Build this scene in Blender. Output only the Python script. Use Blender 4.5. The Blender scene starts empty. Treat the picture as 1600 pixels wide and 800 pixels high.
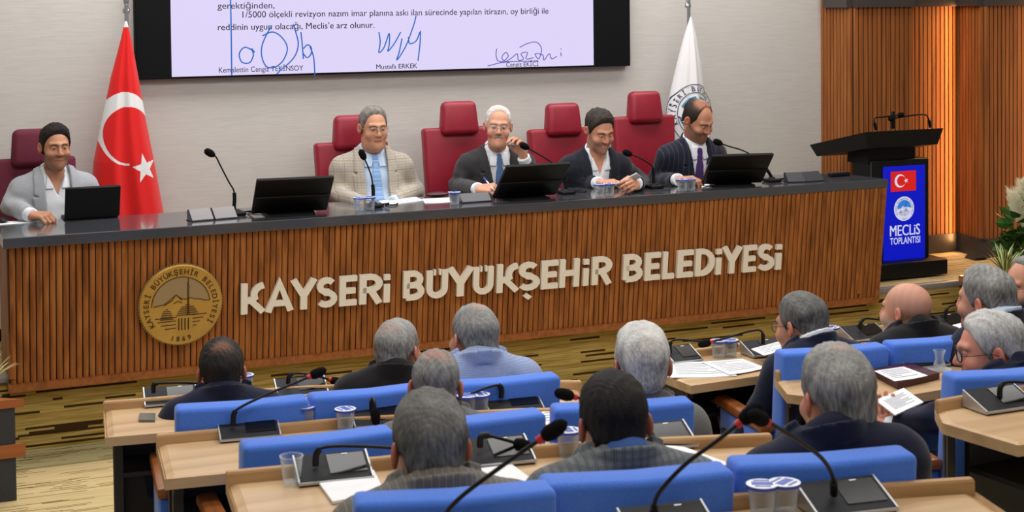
import bpy, bmesh, math, random
import numpy as np
from mathutils import Vector, Matrix
random.seed(7)
RNG = np.random.default_rng(7)
SC = bpy.context.scene
COL = SC.collection
PI = math.pi

# ------------------------------------------------------------------ camera
FPX, CX, CY, HCAM = 2400., 800., 87.6, 2.16          # focal length and principal point in pixels of the 1600x800 frame
_t, _p, _r = .4051, .03296, .01068                  # heading, tilt, roll
_F = np.array([math.sin(_t)*math.cos(_p), math.cos(_t)*math.cos(_p), -math.sin(_p)])
_r0 = np.array([math.cos(_t), -math.sin(_t), 0.])
_u0 = np.cross(_r0, _F)
_R = math.cos(_r)*_r0 - math.sin(_r)*_u0
_U = math.sin(_r)*_r0 + math.cos(_r)*_u0
_O = np.array([0., 0., HCAM])
cam = bpy.data.cameras.new('camera'); camo = bpy.data.objects.new('camera', cam); COL.objects.link(camo)
camo.matrix_world = Matrix(((_R[0], _U[0], -_F[0], 0), (_R[1], _U[1], -_F[1], 0), (_R[2], _U[2], -_F[2], HCAM), (0, 0, 0, 1)))
cam.sensor_width = 36; cam.lens = FPX/1600*36
cam.shift_y = (CY-400)/1600
cam.clip_start = .05; cam.clip_end = 100
cam.dof.use_dof = True; cam.dof.focus_distance = 8.3; cam.dof.aperture_fstop = 7.5
SC.camera = camo

def _ray(px, py): return _F + _R*(px-CX)/FPX - _U*(py-CY)/FPX
def on_z(px, py, z):
    d = _ray(px, py); return Vector(_O + d*((z-HCAM)/d[2]))
def on_y(px, py, y):
    d = _ray(px, py); return Vector(_O + d*(y/d[1]))
def at_s(px, py, s): return Vector(_O + _ray(px, py)*FPX/s)      # s = pixels per metre there

# ------------------------------------------------------------------ world, lights, exposure
W_ = bpy.data.worlds.new('world'); SC.world = W_; W_.use_nodes = True
W_.node_tree.nodes['Background'].inputs[0].default_value = (1, .985, .97, 1)
W_.node_tree.nodes['Background'].inputs[1].default_value = .26
SC.view_settings.view_transform = 'Standard'; SC.view_settings.look = 'None'
SC.view_settings.exposure = 0; SC.view_settings.gamma = 1; SC.view_settings.use_curve_mapping = False
try:
    SC.cycles.use_denoising = True; SC.cycles.max_bounces = 8; SC.cycles.transparent_max_bounces = 16
except Exception: pass

def area(name, loc, size, energy, color=(1, 1, 1), rot=(0, 0, 0)):
    l = bpy.data.lights.new(name, 'AREA'); l.shape = 'RECTANGLE'; l.size, l.size_y = size
    l.energy = energy; l.color = color
    o = bpy.data.objects.new(name, l); COL.objects.link(o); o.location = loc; o.rotation_euler = rot
    return o
def spot(name, loc, to, energy, angle, color, blend=.6, rad=.04):
    l = bpy.data.lights.new(name, 'SPOT'); l.energy = energy; l.spot_size = angle; l.spot_blend = blend
    l.color = color; l.shadow_soft_size = rad
    o = bpy.data.objects.new(name, l); COL.objects.link(o); o.location = loc
    o.rotation_euler = (Vector(to)-Vector(loc)).to_track_quat('-Z', 'Y').to_euler(); return o
CEIL = 3.75
area('stage_ceiling_light', (3.2, 8.1, CEIL-.06), (6.0, .9), 125, (1, .985, .96))
area('front_ceiling_light', (3.0, 5.6, CEIL-.06), (6.5, 1.0), 135, (1, .985, .96), (.25, 0, 0))
area('middle_ceiling_light', (2.2, 3.4, CEIL-.06), (5.0, 1.2), 62, (1, .985, .965))
area('rear_ceiling_light', (1.8, .6, CEIL-.06), (5.0, 1.5), 55, (1, .985, .965), (.3, 0, 0))

# ------------------------------------------------------------------ materials
def lin(c):
    o = []
    for v in c[:3]:
        v = v/255.; o.append(v/12.92 if v <= .04045 else ((v+.055)/1.055)**2.4)
    return (o[0], o[1], o[2], 1.)
MATS = {}
def nodes_of(name):
    m = bpy.data.materials.new(name); m.use_nodes = True
    nt = m.node_tree; return m, nt, nt.nodes['Principled BSDF']
def _mapping(nt, scale, rot=(0, 0, 0)):
    tc = nt.nodes.new('ShaderNodeTexCoord'); mp = nt.nodes.new('ShaderNodeMapping')
    mp.inputs['Scale'].default_value = scale; mp.inputs['Rotation'].default_value = rot
    nt.links.new(tc.outputs['Object'], mp.inputs[0]); return mp
def _ramp(nt, fac, stops, const=False):
    r = nt.nodes.new('ShaderNodeValToRGB')
    if const: r.color_ramp.interpolation = 'CONSTANT'
    while len(r.color_ramp.elements) < len(stops): r.color_ramp.elements.new(.5)
    for e, (p, c) in zip(r.color_ramp.elements, stops): e.position = p; e.color = lin(c)
    nt.links.new(fac, r.inputs[0]); return r
def M(name, color=(128, 128, 128), rough=.5, metal=0., color2=None, nscale=(20, 20, 20), bump=0., bscale=None,
      spec=.5, coat=0., sheen=0., trans=0., alpha=1., emit=None, estr=1., detail=4.):
    if name in MATS: return MATS[name]
    m, nt, b = nodes_of(name)
    b.inputs['Base Color'].default_value = lin(color); b.inputs['Roughness'].default_value = rough
    b.inputs['Metallic'].default_value = metal; b.inputs['Specular IOR Level'].default_value = spec
    b.inputs['Coat Weight'].default_value = coat; b.inputs['Sheen Weight'].default_value = sheen
    b.inputs['Transmission Weight'].default_value = trans; b.inputs['Alpha'].default_value = alpha
    if emit is not None:
        b.inputs['Emission Color'].default_value = lin(emit); b.inputs['Emission Strength'].default_value = estr
    if color2 is not None:
        mp = _mapping(nt, nscale); n = nt.nodes.new('ShaderNodeTexNoise'); n.inputs['Scale'].default_value = 1
        n.inputs['Detail'].default_value = detail
        nt.links.new(mp.outputs[0], n.inputs['Vector'])
        r = _ramp(nt, n.outputs['Fac'], [(.32, color), (.68, color2)]); nt.links.new(r.outputs[0], b.inputs['Base Color'])
    if bump:
        mp2 = _mapping(nt, bscale or nscale); n2 = nt.nodes.new('ShaderNodeTexNoise'); n2.inputs['Scale'].default_value = 1
        nt.links.new(mp2.outputs[0], n2.inputs['Vector'])
        bp = nt.nodes.new('ShaderNodeBump'); bp.inputs['Strength'].default_value = bump; bp.inputs['Distance'].default_value = .004
        nt.links.new(n2.outputs['Fac'], bp.inputs['Height']); nt.links.new(bp.outputs[0], b.inputs['Normal'])
    MATS[name] = m; return m
def M_attr(name, rough, bump=0., bscale=(200, 200, 200), sss=0., spec=.4):
    m, nt, b = nodes_of(name)
    a = nt.nodes.new('ShaderNodeAttribute'); a.attribute_name = 'col'; nt.links.new(a.outputs['Color'], b.inputs['Base Color'])
    b.inputs['Roughness'].default_value = rough; b.inputs['Specular IOR Level'].default_value = spec
    if sss:
        b.inputs['Subsurface Weight'].default_value = sss; b.inputs['Subsurface Radius'].default_value = (.01, .004, .002); b.inputs['Subsurface Scale'].default_value = .4
    if bump:
        mp = _mapping(nt, bscale); n = nt.nodes.new('ShaderNodeTexNoise'); n.inputs['Scale'].default_value = 1; nt.links.new(mp.outputs[0], n.inputs['Vector'])
        bp = nt.nodes.new('ShaderNodeBump'); bp.inputs['Strength'].default_value = bump; bp.inputs['Distance'].default_value = .004
        nt.links.new(n.outputs['Fac'], bp.inputs['Height']); nt.links.new(bp.outputs[0], b.inputs['Normal'])
    MATS[name] = m; return m
def M_stripe(name, base, lines, rough=.85, base2=None):
    """woven cloth: lines = list of (axis 0/1/2, period, width fraction, colour, strength)"""
    m, nt, b = nodes_of(name); L = nt.links
    b.inputs['Roughness'].default_value = rough; b.inputs['Specular IOR Level'].default_value = .15; b.inputs['Sheen Weight'].default_value = .15
    tc = nt.nodes.new('ShaderNodeTexCoord'); sx = nt.nodes.new('ShaderNodeSeparateXYZ'); L.new(tc.outputs['Object'], sx.inputs[0])
    n = nt.nodes.new('ShaderNodeTexNoise'); n.inputs['Scale'].default_value = 140; L.new(tc.outputs['Object'], n.inputs['Vector'])
    cur = _ramp(nt, n.outputs['Fac'], [(.3, base), (.7, base2 or base)]).outputs[0]
    for ax, per, wd, colr, st in lines:
        d = nt.nodes.new('ShaderNodeMath'); d.operation = 'MULTIPLY'; d.inputs[1].default_value = 1/per; L.new(sx.outputs[ax], d.inputs[0])
        f = nt.nodes.new('ShaderNodeMath'); f.operation = 'FRACT'; L.new(d.outputs[0], f.inputs[0])
        lt = nt.nodes.new('ShaderNodeMath'); lt.operation = 'LESS_THAN'; lt.inputs[1].default_value = wd; L.new(f.outputs[0], lt.inputs[0])
        mu = nt.nodes.new('ShaderNodeMath'); mu.operation = 'MULTIPLY'; mu.inputs[1].default_value = st; L.new(lt.outputs[0], mu.inputs[0])
        mx = nt.nodes.new('ShaderNodeMixRGB'); mx.inputs[2].default_value = lin(colr); L.new(mu.outputs[0], mx.inputs[0]); L.new(cur, mx.inputs[1]); cur = mx.outputs[0]
    L.new(cur, b.inputs['Base Color']); MATS[name] = m; return m
def M_wood(name, c1, c2, c3, rough=.45, axis=2, k=1., coat=0.):
    """grain stretched along one axis"""
    m, nt, b = nodes_of(name)
    s = [34*k, 34*k, 34*k]; s[axis] = 1.6*k
    mp = _mapping(nt, tuple(s)); n = nt.nodes.new('ShaderNodeTexNoise'); n.inputs['Scale'].default_value = 1; n.inputs['Detail'].default_value = 6; n.inputs['Distortion'].default_value = .4
    nt.links.new(mp.outputs[0], n.inputs['Vector'])
    r = _ramp(nt, n.outputs['Fac'], [(.28, c1), (.5, c2), (.72, c3)]); nt.links.new(r.outputs[0], b.inputs['Base Color'])
    b.inputs['Roughness'].default_value = rough; b.inputs['Coat Weight'].default_value = coat; b.inputs['Specular IOR Level'].default_value = .35
    bp = nt.nodes.new('ShaderNodeBump'); bp.inputs['Strength'].default_value = .12; bp.inputs['Distance'].default_value = .002
    nt.links.new(n.outputs['Fac'], bp.inputs['Height']); nt.links.new(bp.outputs[0], b.inputs['Normal'])
    MATS[name] = m; return m
def M_dashes(name, base1, base2, dark, thr, row, along, vert=False, rough=.95):
    """woven carpet: rows of yarn running along X with broken dark dashes; vert = on an upright face"""
    m, nt, b = nodes_of(name); L = nt.links
    tc = nt.nodes.new('ShaderNodeTexCoord'); sx = nt.nodes.new('ShaderNodeSeparateXYZ'); L.new(tc.outputs['Object'], sx.inputs[0])
    def rows(step, al, off, det):
        q = nt.nodes.new('ShaderNodeMath'); q.operation = 'MULTIPLY'; q.inputs[1].default_value = 1/step; L.new(sx.outputs[2 if vert else 1], q.inputs[0])
        f = nt.nodes.new('ShaderNodeMath'); f.operation = 'FLOOR'; L.new(q.outputs[0], f.inputs[0])
        g = nt.nodes.new('ShaderNodeMath'); g.operation = 'MULTIPLY'; g.inputs[1].default_value = 5.37; L.new(f.outputs[0], g.inputs[0])
        h = nt.nodes.new('ShaderNodeMath'); h.operation = 'MULTIPLY'; h.inputs[1].default_value = al; L.new(sx.outputs[0], h.inputs[0])
        c = nt.nodes.new('ShaderNodeCombineXYZ'); L.new(h.outputs[0], c.inputs[0]); L.new(g.outputs[0], c.inputs[1]); c.inputs[2].default_value = off
        n = nt.nodes.new('ShaderNodeTexNoise'); n.inputs['Scale'].default_value = 1; n.inputs['Detail'].default_value = det; L.new(c.outputs[0], n.inputs['Vector']); return n
    n1 = rows(row*.5, along*2, 1., 2); n2 = rows(row, along, 7., 1.)
    r1 = _ramp(nt, n1.outputs['Fac'], [(.35, base1), (.65, base2)])
    r2 = nt.nodes.new('ShaderNodeMath'); r2.operation = 'GREATER_THAN'; r2.inputs[1].default_value = thr; L.new(n2.outputs['Fac'], r2.inputs[0])
    mx = nt.nodes.new('ShaderNodeMixRGB'); mx.inputs[2].default_value = lin(dark); L.new(r2.outputs[0], mx.inputs[0]); L.new(r1.outputs[0], mx.inputs[1])
    L.new(mx.outputs[0], b.inputs['Base Color']); b.inputs['Roughness'].default_value = rough; b.inputs['Specular IOR Level'].default_value = .1
    MATS[name] = m; return m
def M_emit(name, color, s=1.):
    if name in MATS: return MATS[name]
    m, nt, b = nodes_of(name); b.inputs['Base Color'].default_value = (0, 0, 0, 1); b.inputs['Roughness'].default_value = .35; b.inputs['Specular IOR Level'].default_value = .2
    b.inputs['Emission Color'].default_value = lin(color); b.inputs['Emission Strength'].default_value = s
    MATS[name] = m; return m
def M_clear(name, color=(235, 240, 245), mixv=.12):
    m, nt, b = nodes_of(name); b.inputs['Base Color'].default_value = lin(color); b.inputs['Roughness'].default_value = .08; b.inputs['Specular IOR Level'].default_value = .7
    tr = nt.nodes.new('ShaderNodeBsdfTransparent'); tr.inputs[0].default_value = (.95, .97, .98, 1); mx = nt.nodes.new('ShaderNodeMixShader')
    lw = nt.nodes.new('ShaderNodeLayerWeight'); lw.inputs[0].default_value = .35
    ad = nt.nodes.new('ShaderNodeMath'); ad.operation = 'ADD'; ad.use_clamp = True; ad.inputs[1].default_value = mixv*.45; nt.links.new(lw.outputs['Facing'], ad.inputs[0])
    mu = nt.nodes.new('ShaderNodeMath'); mu.operation = 'MULTIPLY'; mu.inputs[1].default_value = .6; nt.links.new(ad.outputs[0], mu.inputs[0])
    nt.links.new(mu.outputs[0], mx.inputs[0]); nt.links.new(tr.outputs[0], mx.inputs[1]); nt.links.new(b.outputs[0], mx.inputs[2])
    nt.links.new(mx.outputs[0], nt.nodes['Material Output'].inputs[0]); MATS[name] = m; return m

WALL = M('wall fabric', (192, 189, 185), .95, color2=(201, 198, 194), nscale=(9, 9, 160), bump=.25, bscale=(220, 220, 500), spec=.1)
CEILM = M('ceiling white', (225, 224, 220), .9)
SLATW = M_wood('walnut slats', (108, 60, 24), (146, 86, 38), (168, 106, 52), .5, 2)
SLATG = M('dark groove', (46, 24, 12), .9)
SLATR = M_wood('cedar wall slats', (118, 66, 28), (150, 88, 40), (172, 106, 52), .55, 2)
DARKBAND = M('dark bronze band', (62, 56, 54), .4, spec=.5)
CARPF = M_dashes('floor carpet', (190, 168, 120), (214, 194, 148), (138, 114, 70), .595, .008, 2.0)
CARPG = M_dashes('floor carpet grey strip', (150, 142, 100), (172, 164, 122), (116, 100, 60), .59, .008, 2.0)
CARPR = M_dashes('riser carpet', (142, 116, 52), (184, 158, 94), (60, 42, 20), .615, .011, 1.8, True)
NOSING = M('aluminium nosing', (150, 148, 146), .5, .3)
TOPM = M('anthracite counter', (64, 66, 72), .14, color2=(68, 70, 76), nscale=(300, 300, 300), spec=.6, coat=.3)
CREAM = M('cream letters', (230, 224, 212), .5)
GOLD = M('aged gold', (186, 146, 70), .42, .5, color2=(200, 160, 84), nscale=(8, 8, 8))
GOLDD = M('engraved dark gold', (78, 56, 26), .6, .4)
GOLDS = M('pale brushed metal', (166, 144, 110), .45, .5)
REDL = M('red leather', (138, 22, 42), .42, color2=(146, 28, 48), nscale=(12, 12, 12), spec=.45)
MAROONF = M('maroon fabric', (92, 18, 42), .8, color2=(100, 22, 48), nscale=(80, 80, 80), bump=.2)
BLACK = M('black plastic', (15, 15, 17), .45, spec=.25)
BLACKM = M('matte black', (16, 16, 17), .75, spec=.3)
GREYP = M('grey plastic panel', (112, 110, 112), .3, .4)
SLATEP = M('slate plastic', (58, 60, 66), .4)
BLUEF = M('blue upholstery', (66, 114, 212), .8, color2=(74, 122, 220), nscale=(140, 140, 140), bump=.08, spec=.25, sheen=.2)
DESKW = M_wood('light oak desk', (176, 142, 102), (192, 160, 120), (204, 174, 134), .42, 0, .5, .1)
DESKE = M_wood('oak desk edge', (164, 126, 84), (182, 144, 100), (194, 158, 114), .5, 0, .5)
ARMW = M_wood('armrest wood', (120, 64, 28), (146, 84, 40), (160, 96, 50), .4, 1, 1., .2)
STEEL = M('chrome', (190, 190, 192), .22, .95)
SILVER = M('silver edge', (186, 188, 192), .35, .7)
LEGM = M('dark desk frame', (36, 35, 36), .5)
GLOSSB = M('glossy black screen', (12, 12, 14), .15, spec=.3)
REDRING = M('red ring', (190, 30, 44), .4)
FOAM = M('foam windscreen', (16, 15, 16), .95, bump=.5, bscale=(500, 500, 500), spec=.1)
PAPER = M('white paper', (236, 238, 242), .8, spec=.2)
INK = M('grey print', (150, 154, 168), .9)
CUPC = M_clear('clear cup plastic')
WATER = M_clear('water', (215, 225, 232), .1)
LIDM = M('foil lid', (226, 230, 240), .35, .2)
LIDB = M('blue lid print', (48, 78, 178), .4)
LEATHER = M('maroon leather', (70, 22, 30), .42)
PLINTH = M('planter charcoal', (44, 46, 54), .55, color2=(48, 50, 58), nscale=(60, 60, 60))
PLW = M_wood('planter wood', (128, 68, 34), (158, 90, 48), (172, 104, 60), .4, 0, .6, .2)
SKIN = M_attr('skin', .48, .12, (350, 350, 350), .12)
HAIR = M_attr('hair', .68, .8, (420, 420, 90), 0, .18)
GLASS = M_clear('spectacle glass', (220, 225, 230), .02)

# ------------------------------------------------------------------ object helpers
WM = {}
def link(o, parent=None, W=None):
    COL.objects.link(o)
    if parent is not None: o.parent = parent
    WM[o] = W if W is not None else (WM[parent] if parent is not None else Matrix())
    return o
def tag(o, label=None, cat=None, group=None, kind=None):
    if label: o['label'] = label
    if cat: o['category'] = cat
    if group: o['group'] = group
    if kind: o['kind'] = kind
    return o
def thing(name, loc, label, cat, group=None, rz=0.):
    o = bpy.data.objects.new(name, None); o.empty_display_size = .1
    o.location = loc; o.rotation_euler = (0, 0, rz)
    link(o, None, Matrix.Translation(Vector(loc)) @ Matrix.Rotation(rz, 4, 'Z'))
    return tag(o, label, cat, group)
def kids(o): return [c for c in list(COL.objects) if c.parent == o]
def copy_tree(o, loc, rz, label=None, group=None):
    def rec(src, par):
        c = src.copy(); COL.objects.link(c)
        if par is not None: c.parent = par
        for ch in src.children: rec(ch, c)
        return c
    r = rec(o, None); r.location = loc; r.rotation_euler = (0, 0, rz)
    WM[r] = Matrix.Translation(Vector(loc)) @ Matrix.Rotation(rz, 4, 'Z')
    if label: r['label'] = label
    if group: r['group'] = group
    return r
def mesh_obj(name, verts, faces, mats, parent=None, mi=None, smooth=False, col=None):
    me = bpy.data.meshes.new(name)
    verts = np.asarray(verts, np.float32)
    if isinstance(faces, np.ndarray):
        n, k = faces.shape
        me.vertices.add(len(verts)); me.vertices.foreach_set('co', verts.ravel())
        me.loops.add(n*k); me.loops.foreach_set('vertex_index', faces.astype(np.int32).ravel())
        me.polygons.add(n); me.polygons.foreach_set('loop_start', np.arange(0, n*k, k, dtype=np.int32))
        me.update(calc_edges=True)
    else:
        me.from_pydata([tuple(map(float, v)) for v in verts], [], faces)
    for m in (mats if isinstance(mats, (list, tuple)) else [mats]): me.materials.append(m)
    if mi is not None: me.polygons.foreach_set('material_index', np.asarray(mi, np.int32))
    if smooth: me.polygons.foreach_set('use_smooth', np.ones(len(me.polygons), bool))
    if col is not None:
        a = me.color_attributes.new('col', 'FLOAT_COLOR', 'POINT'); a.data.foreach_set('color', np.asarray(col, np.float32).ravel())
    me.validate(); me.update()
    return link(bpy.data.objects.new(name, me), parent)

class MB:
    """collects shapes, then links them as ONE mesh object"""
    def __init__(s): s.v = []; s.f = []; s.mi = []; s.sm = []
    def add(s, vs, fs, m=0, smooth=False, T=None):
        o = len(s.v)
        for p in vs:
            p = Vector(p); s.v.append(T @ p if T is not None else p)
        for f in fs: s.f.append([i+o for i in f]); s.mi.append(m); s.sm.append(smooth)
        return s
    def box(s, c, d, m=0, T=None, bev=0., seg=2):
        if bev <= 0:
            x, y, z = d[0]/2, d[1]/2, d[2]/2; cx, cy, cz = c
            vs = [(cx+a*x, cy+b*y, cz+e*z) for a in (-1, 1) for b in (-1, 1) for e in (-1, 1)]
            return s.add(vs, [(0, 1, 3, 2), (4, 6, 7, 5), (0, 4, 5, 1), (2, 3, 7, 6), (0, 2, 6, 4), (1, 5, 7, 3)], m, False, T)
        bm = bmesh.new(); bmesh.ops.create_cube(bm, size=1)
        for v in bm.verts: v.co = Vector((v.co.x*d[0]+c[0], v.co.y*d[1]+c[1], v.co.z*d[2]+c[2]))
        bmesh.ops.bevel(bm, geom=list(bm.edges), offset=min(bev, min(d)*.49), segments=seg, profile=.5, affect='EDGES')
        s.bm(bm, m, True, T); return s
    def bm(s, bm, m=0, smooth=False, T=None):
        bm.verts.ensure_lookup_table(); bm.verts.index_update()
        s.add([v.co.copy() for v in bm.verts], [[v.index for v in f.verts] for f in bm.faces], m, smooth, T); bm.free(); return s
    def prism(s, poly, z0, z1, m=0, T=None, bev=0.):
        """poly = plan outline (x, y), counter-clockwise"""
        bm = bmesh.new()
        a = [bm.verts.new((p[0], p[1], z0)) for p in poly]; b = [bm.verts.new((p[0], p[1], z1)) for p in poly]
        bm.faces.new(a[::-1]); bm.faces.new(b); n = len(poly)
        for i in range(n): bm.faces.new((a[i], a[(i+1) % n], b[(i+1) % n], b[i]))
        bmesh.ops.recalc_face_normals(bm, faces=list(bm.faces))
        if bev:
            es = [e for e in bm.edges if abs(e.verts[0].co.z-e.verts[1].co.z) < 1e-6]
            bmesh.ops.bevel(bm, geom=es, offset=bev, segments=2, profile=.5, affect='EDGES')
        return s.bm(bm, m, False, T)
    def tube(s, pts, r, m=0, n=8, T=None, cap=True):
        pts = [Vector(p) for p in pts]; k = len(pts)
        rs = r if isinstance(r, (list, tuple)) else [r]*k
        t0 = (pts[1]-pts[0]).normalized(); ref = Vector((0, 0, 1)) if abs(t0.z) < .9 else Vector((1, 0, 0))
        u = t0.cross(ref).normalized(); vs = []
        for i in range(k):
            t = (pts[min(i+1, k-1)]-pts[max(i-1, 0)])
            t = t.normalized() if t.length > 1e-9 else t0
            u = (u - t*u.dot(t)); u = u.normalized() if u.length > 1e-6 else t.orthogonal().normalized()
            w = t.cross(u)
            for j in range(n):
                a = 2*PI*j/n; vs.append(pts[i]+(u*math.cos(a)+w*math.sin(a))*rs[i])
        fs = [(i*n+j, i*n+(j+1) % n, (i+1)*n+(j+1) % n, (i+1)*n+j) for i in range(k-1) for j in range(n)]
        if cap: fs += [tuple(range(n))[::-1], tuple((k-1)*n+j for j in range(n))]
        return s.add(vs, fs, m, True, T)
    def lathe(s, prof, c=(0, 0, 0), m=0, n=24, T=None):
        """prof = (radius, z) from bottom to top"""
        vs = []; fs = []; k = len(prof)
        for (r, z) in prof:
            for j in range(n):
                a = 2*PI*j/n; vs.append((c[0]+r*math.cos(a), c[1]+r*math.sin(a), c[2]+z))
        for i in range(k-1):
            for j in range(n): fs.append((i*n+j, i*n+(j+1) % n, (i+1)*n+(j+1) % n, (i+1)*n+j))
        if prof[0][0] > 1e-6: fs.append(tuple(range(n))[::-1])
        if prof[-1][0] > 1e-6: fs.append(tuple((k-1)*n+j for j in range(n)))
        return s.add(vs, fs, m, True, T)
    def ell(s, c, r, m=0, n=16, T=None):
        pr = [(math.cos(a), math.sin(a)) for a in np.linspace(-PI/2, PI/2, n//2+1)]
        vs = []; fs = []; k = len(pr)
        for (q, z) in pr:
            for j in range(n):
                a = 2*PI*j/n; vs.append((c[0]+r[0]*max(q, 1e-4)*math.cos(a), c[1]+r[1]*max(q, 1e-4)*math.sin(a), c[2]+r[2]*z))
        for i in range(k-1):
            for j in range(n): fs.append((i*n+j, i*n+(j+1) % n, (i+1)*n+(j+1) % n, (i+1)*n+j))
        return s.add(vs, fs, m, True, T)
    def build(s, name, mats, parent=None, world=False, auto=True):
        """world = the shapes are in world coordinates; otherwise in the parent's"""
        vs = s.v
        if world and parent is not None:
            I = WM[parent].inverted(); vs = [I @ v for v in vs]
        me = bpy.data.meshes.new(name); me.from_pydata([tuple(v) for v in vs], [], s.f)
        for m in (mats if isinstance(mats, (list, tuple)) else [mats]): me.materials.append(m)
        me.polygons.foreach_set('material_index', np.asarray(s.mi, np.int32)); me.polygons.foreach_set('use_smooth', np.asarray(s.sm, bool))
        me.update()
        if auto and any(s.sm):
            try: me.set_sharp_from_angle(angle=math.radians(38))
            except Exception: pass
        return link(bpy.data.objects.new(name, me), parent)
def frame(o, ex, ey, ez):
    ex, ey, ez, o = Vector(ex), Vector(ey), Vector(ez), Vector(o)
    return Matrix(((ex.x, ey.x, ez.x, o.x), (ex.y, ey.y, ez.y, o.y), (ex.z, ey.z, ez.z, o.z), (0, 0, 0, 1)))
def smooth_path(pts, n=8):
    """Catmull-Rom through the points"""
    P = [Vector(p) for p in pts]; P = [P[0]*2-P[1]]+P+[P[-1]*2-P[-2]]; out = []
    for i in range(1, len(P)-2):
        for k in range(n):
            t = k/n; a, b, c, d = P[i-1], P[i], P[i+1], P[i+2]
            out.append(.5*((2*b)+(c-a)*t+(2*a-5*b+4*c-d)*t*t+(3*b-a-3*c+d)*t**3))
    out.append(P[-2]); return out

_txt = {}
def text_geo(s, bold=0.):
    """glyph outlines, filled: vertices (x, y) at size 1 and faces"""
    if (s, bold) in _txt: return _txt[(s, bold)]
    cu = bpy.data.curves.new('t', 'FONT'); cu.body = s; cu.size = 1; cu.fill_mode = 'FRONT'; cu.offset = bold; cu.resolution_u = 4
    ob = bpy.data.objects.new('t', cu); me = bpy.data.meshes.new_from_object(ob)
    v = [(p.co.x, p.co.y) for p in me.vertices]; f = [list(p.vertices) for p in me.polygons]
    bpy.data.objects.remove(ob); bpy.data.curves.remove(cu); bpy.data.meshes.remove(me)
    _txt[(s, bold)] = (v, f); return v, f
def text_into(mb, s, org, ex, ey, width=None, height=None, m=0, bold=0., align='L', size=None):
    """writes s with its baseline from org along ex; cap height = height, total width = width"""
    sh = (0,)
    if bold and 'M' in s: sh = (-bold*1.4, 0, bold*1.4); bold = 0.
    v, f = text_geo(s, bold)
    if not v: return
    xs = [p[0] for p in v]; x0, x1 = min(xs), max(xs); cap = .70
    ky = (size if size else height/cap); kx = width/(x1-x0) if width else ky
    off = {'L': -x0, 'C': -(x0+x1)/2, 'R': -x1}[align]
    ex, ey, org = Vector(ex), Vector(ey), Vector(org)
    for q in sh: mb.add([org+ex*((p[0]+off+q)*kx)+ey*(p[1]*ky) for p in v], f, m)
def arc_text(mb, s, c, ex, ey, rad, h, a0, a1, m=0, bold=.01, inward=False, fn=None):
    """letters standing on a circle from angle a0 to a1 (degrees, clockwise when a1 < a0)"""
    n = len(s); c, ex, ey = Vector(c), Vector(ex), Vector(ey)
    for i, ch in enumerate(s):
        if ch == ' ': continue
        a = math.radians(a0+(a1-a0)*(i/(n-1) if n > 1 else .5))
        rd = ex*math.cos(a)+ey*math.sin(a); tg = (ex*math.sin(a)-ey*math.cos(a))*(-1 if inward else 1); up = rd*(-1 if inward else 1)
        v, f = text_geo(ch, bold)
        if not v: continue
        xs = [p[0] for p in v]; mid = (min(xs)+max(xs))/2; k = h/.70
        pts = [c+rd*rad+tg*((p[0]-mid)*k)+up*(p[1]*k) for p in v]
        if fn: pts = [fn(p) for p in pts]
        mb.add(pts, f, m)
# ------------------------------------------------------------------ smooth solids: distance fields meshed on a grid
def smin(a, b, k): h = np.clip(.5+.5*(b-a)/k, 0, 1); return b+(a-b)*h-k*h*(1-h)
def smax(a, b, k): return -smin(-a, -b, k)
def V3(*a): return np.array(a, np.float32)
def sph(P, c, r): return np.sqrt(((P-np.asarray(c, np.float32))**2).sum(1))-r
def ell(P, c, r):
    q = P-np.asarray(c, np.float32); r = np.asarray(r, np.float32)
    k0 = np.sqrt(((q/r)**2).sum(1)); k1 = np.sqrt(((q/(r*r))**2).sum(1))+1e-9
    return k0*(k0-1)/k1
def rcone(P, a, b, r1, r2):
    a = np.asarray(a, np.float32); b = np.asarray(b, np.float32); ab = b-a
    t = np.clip(((P-a)@ab)/max(float(ab@ab), 1e-9), 0, 1)
    return np.sqrt(((P-a-t[:, None]*ab)**2).sum(1))-(r1+(r2-r1)*t)
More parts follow.
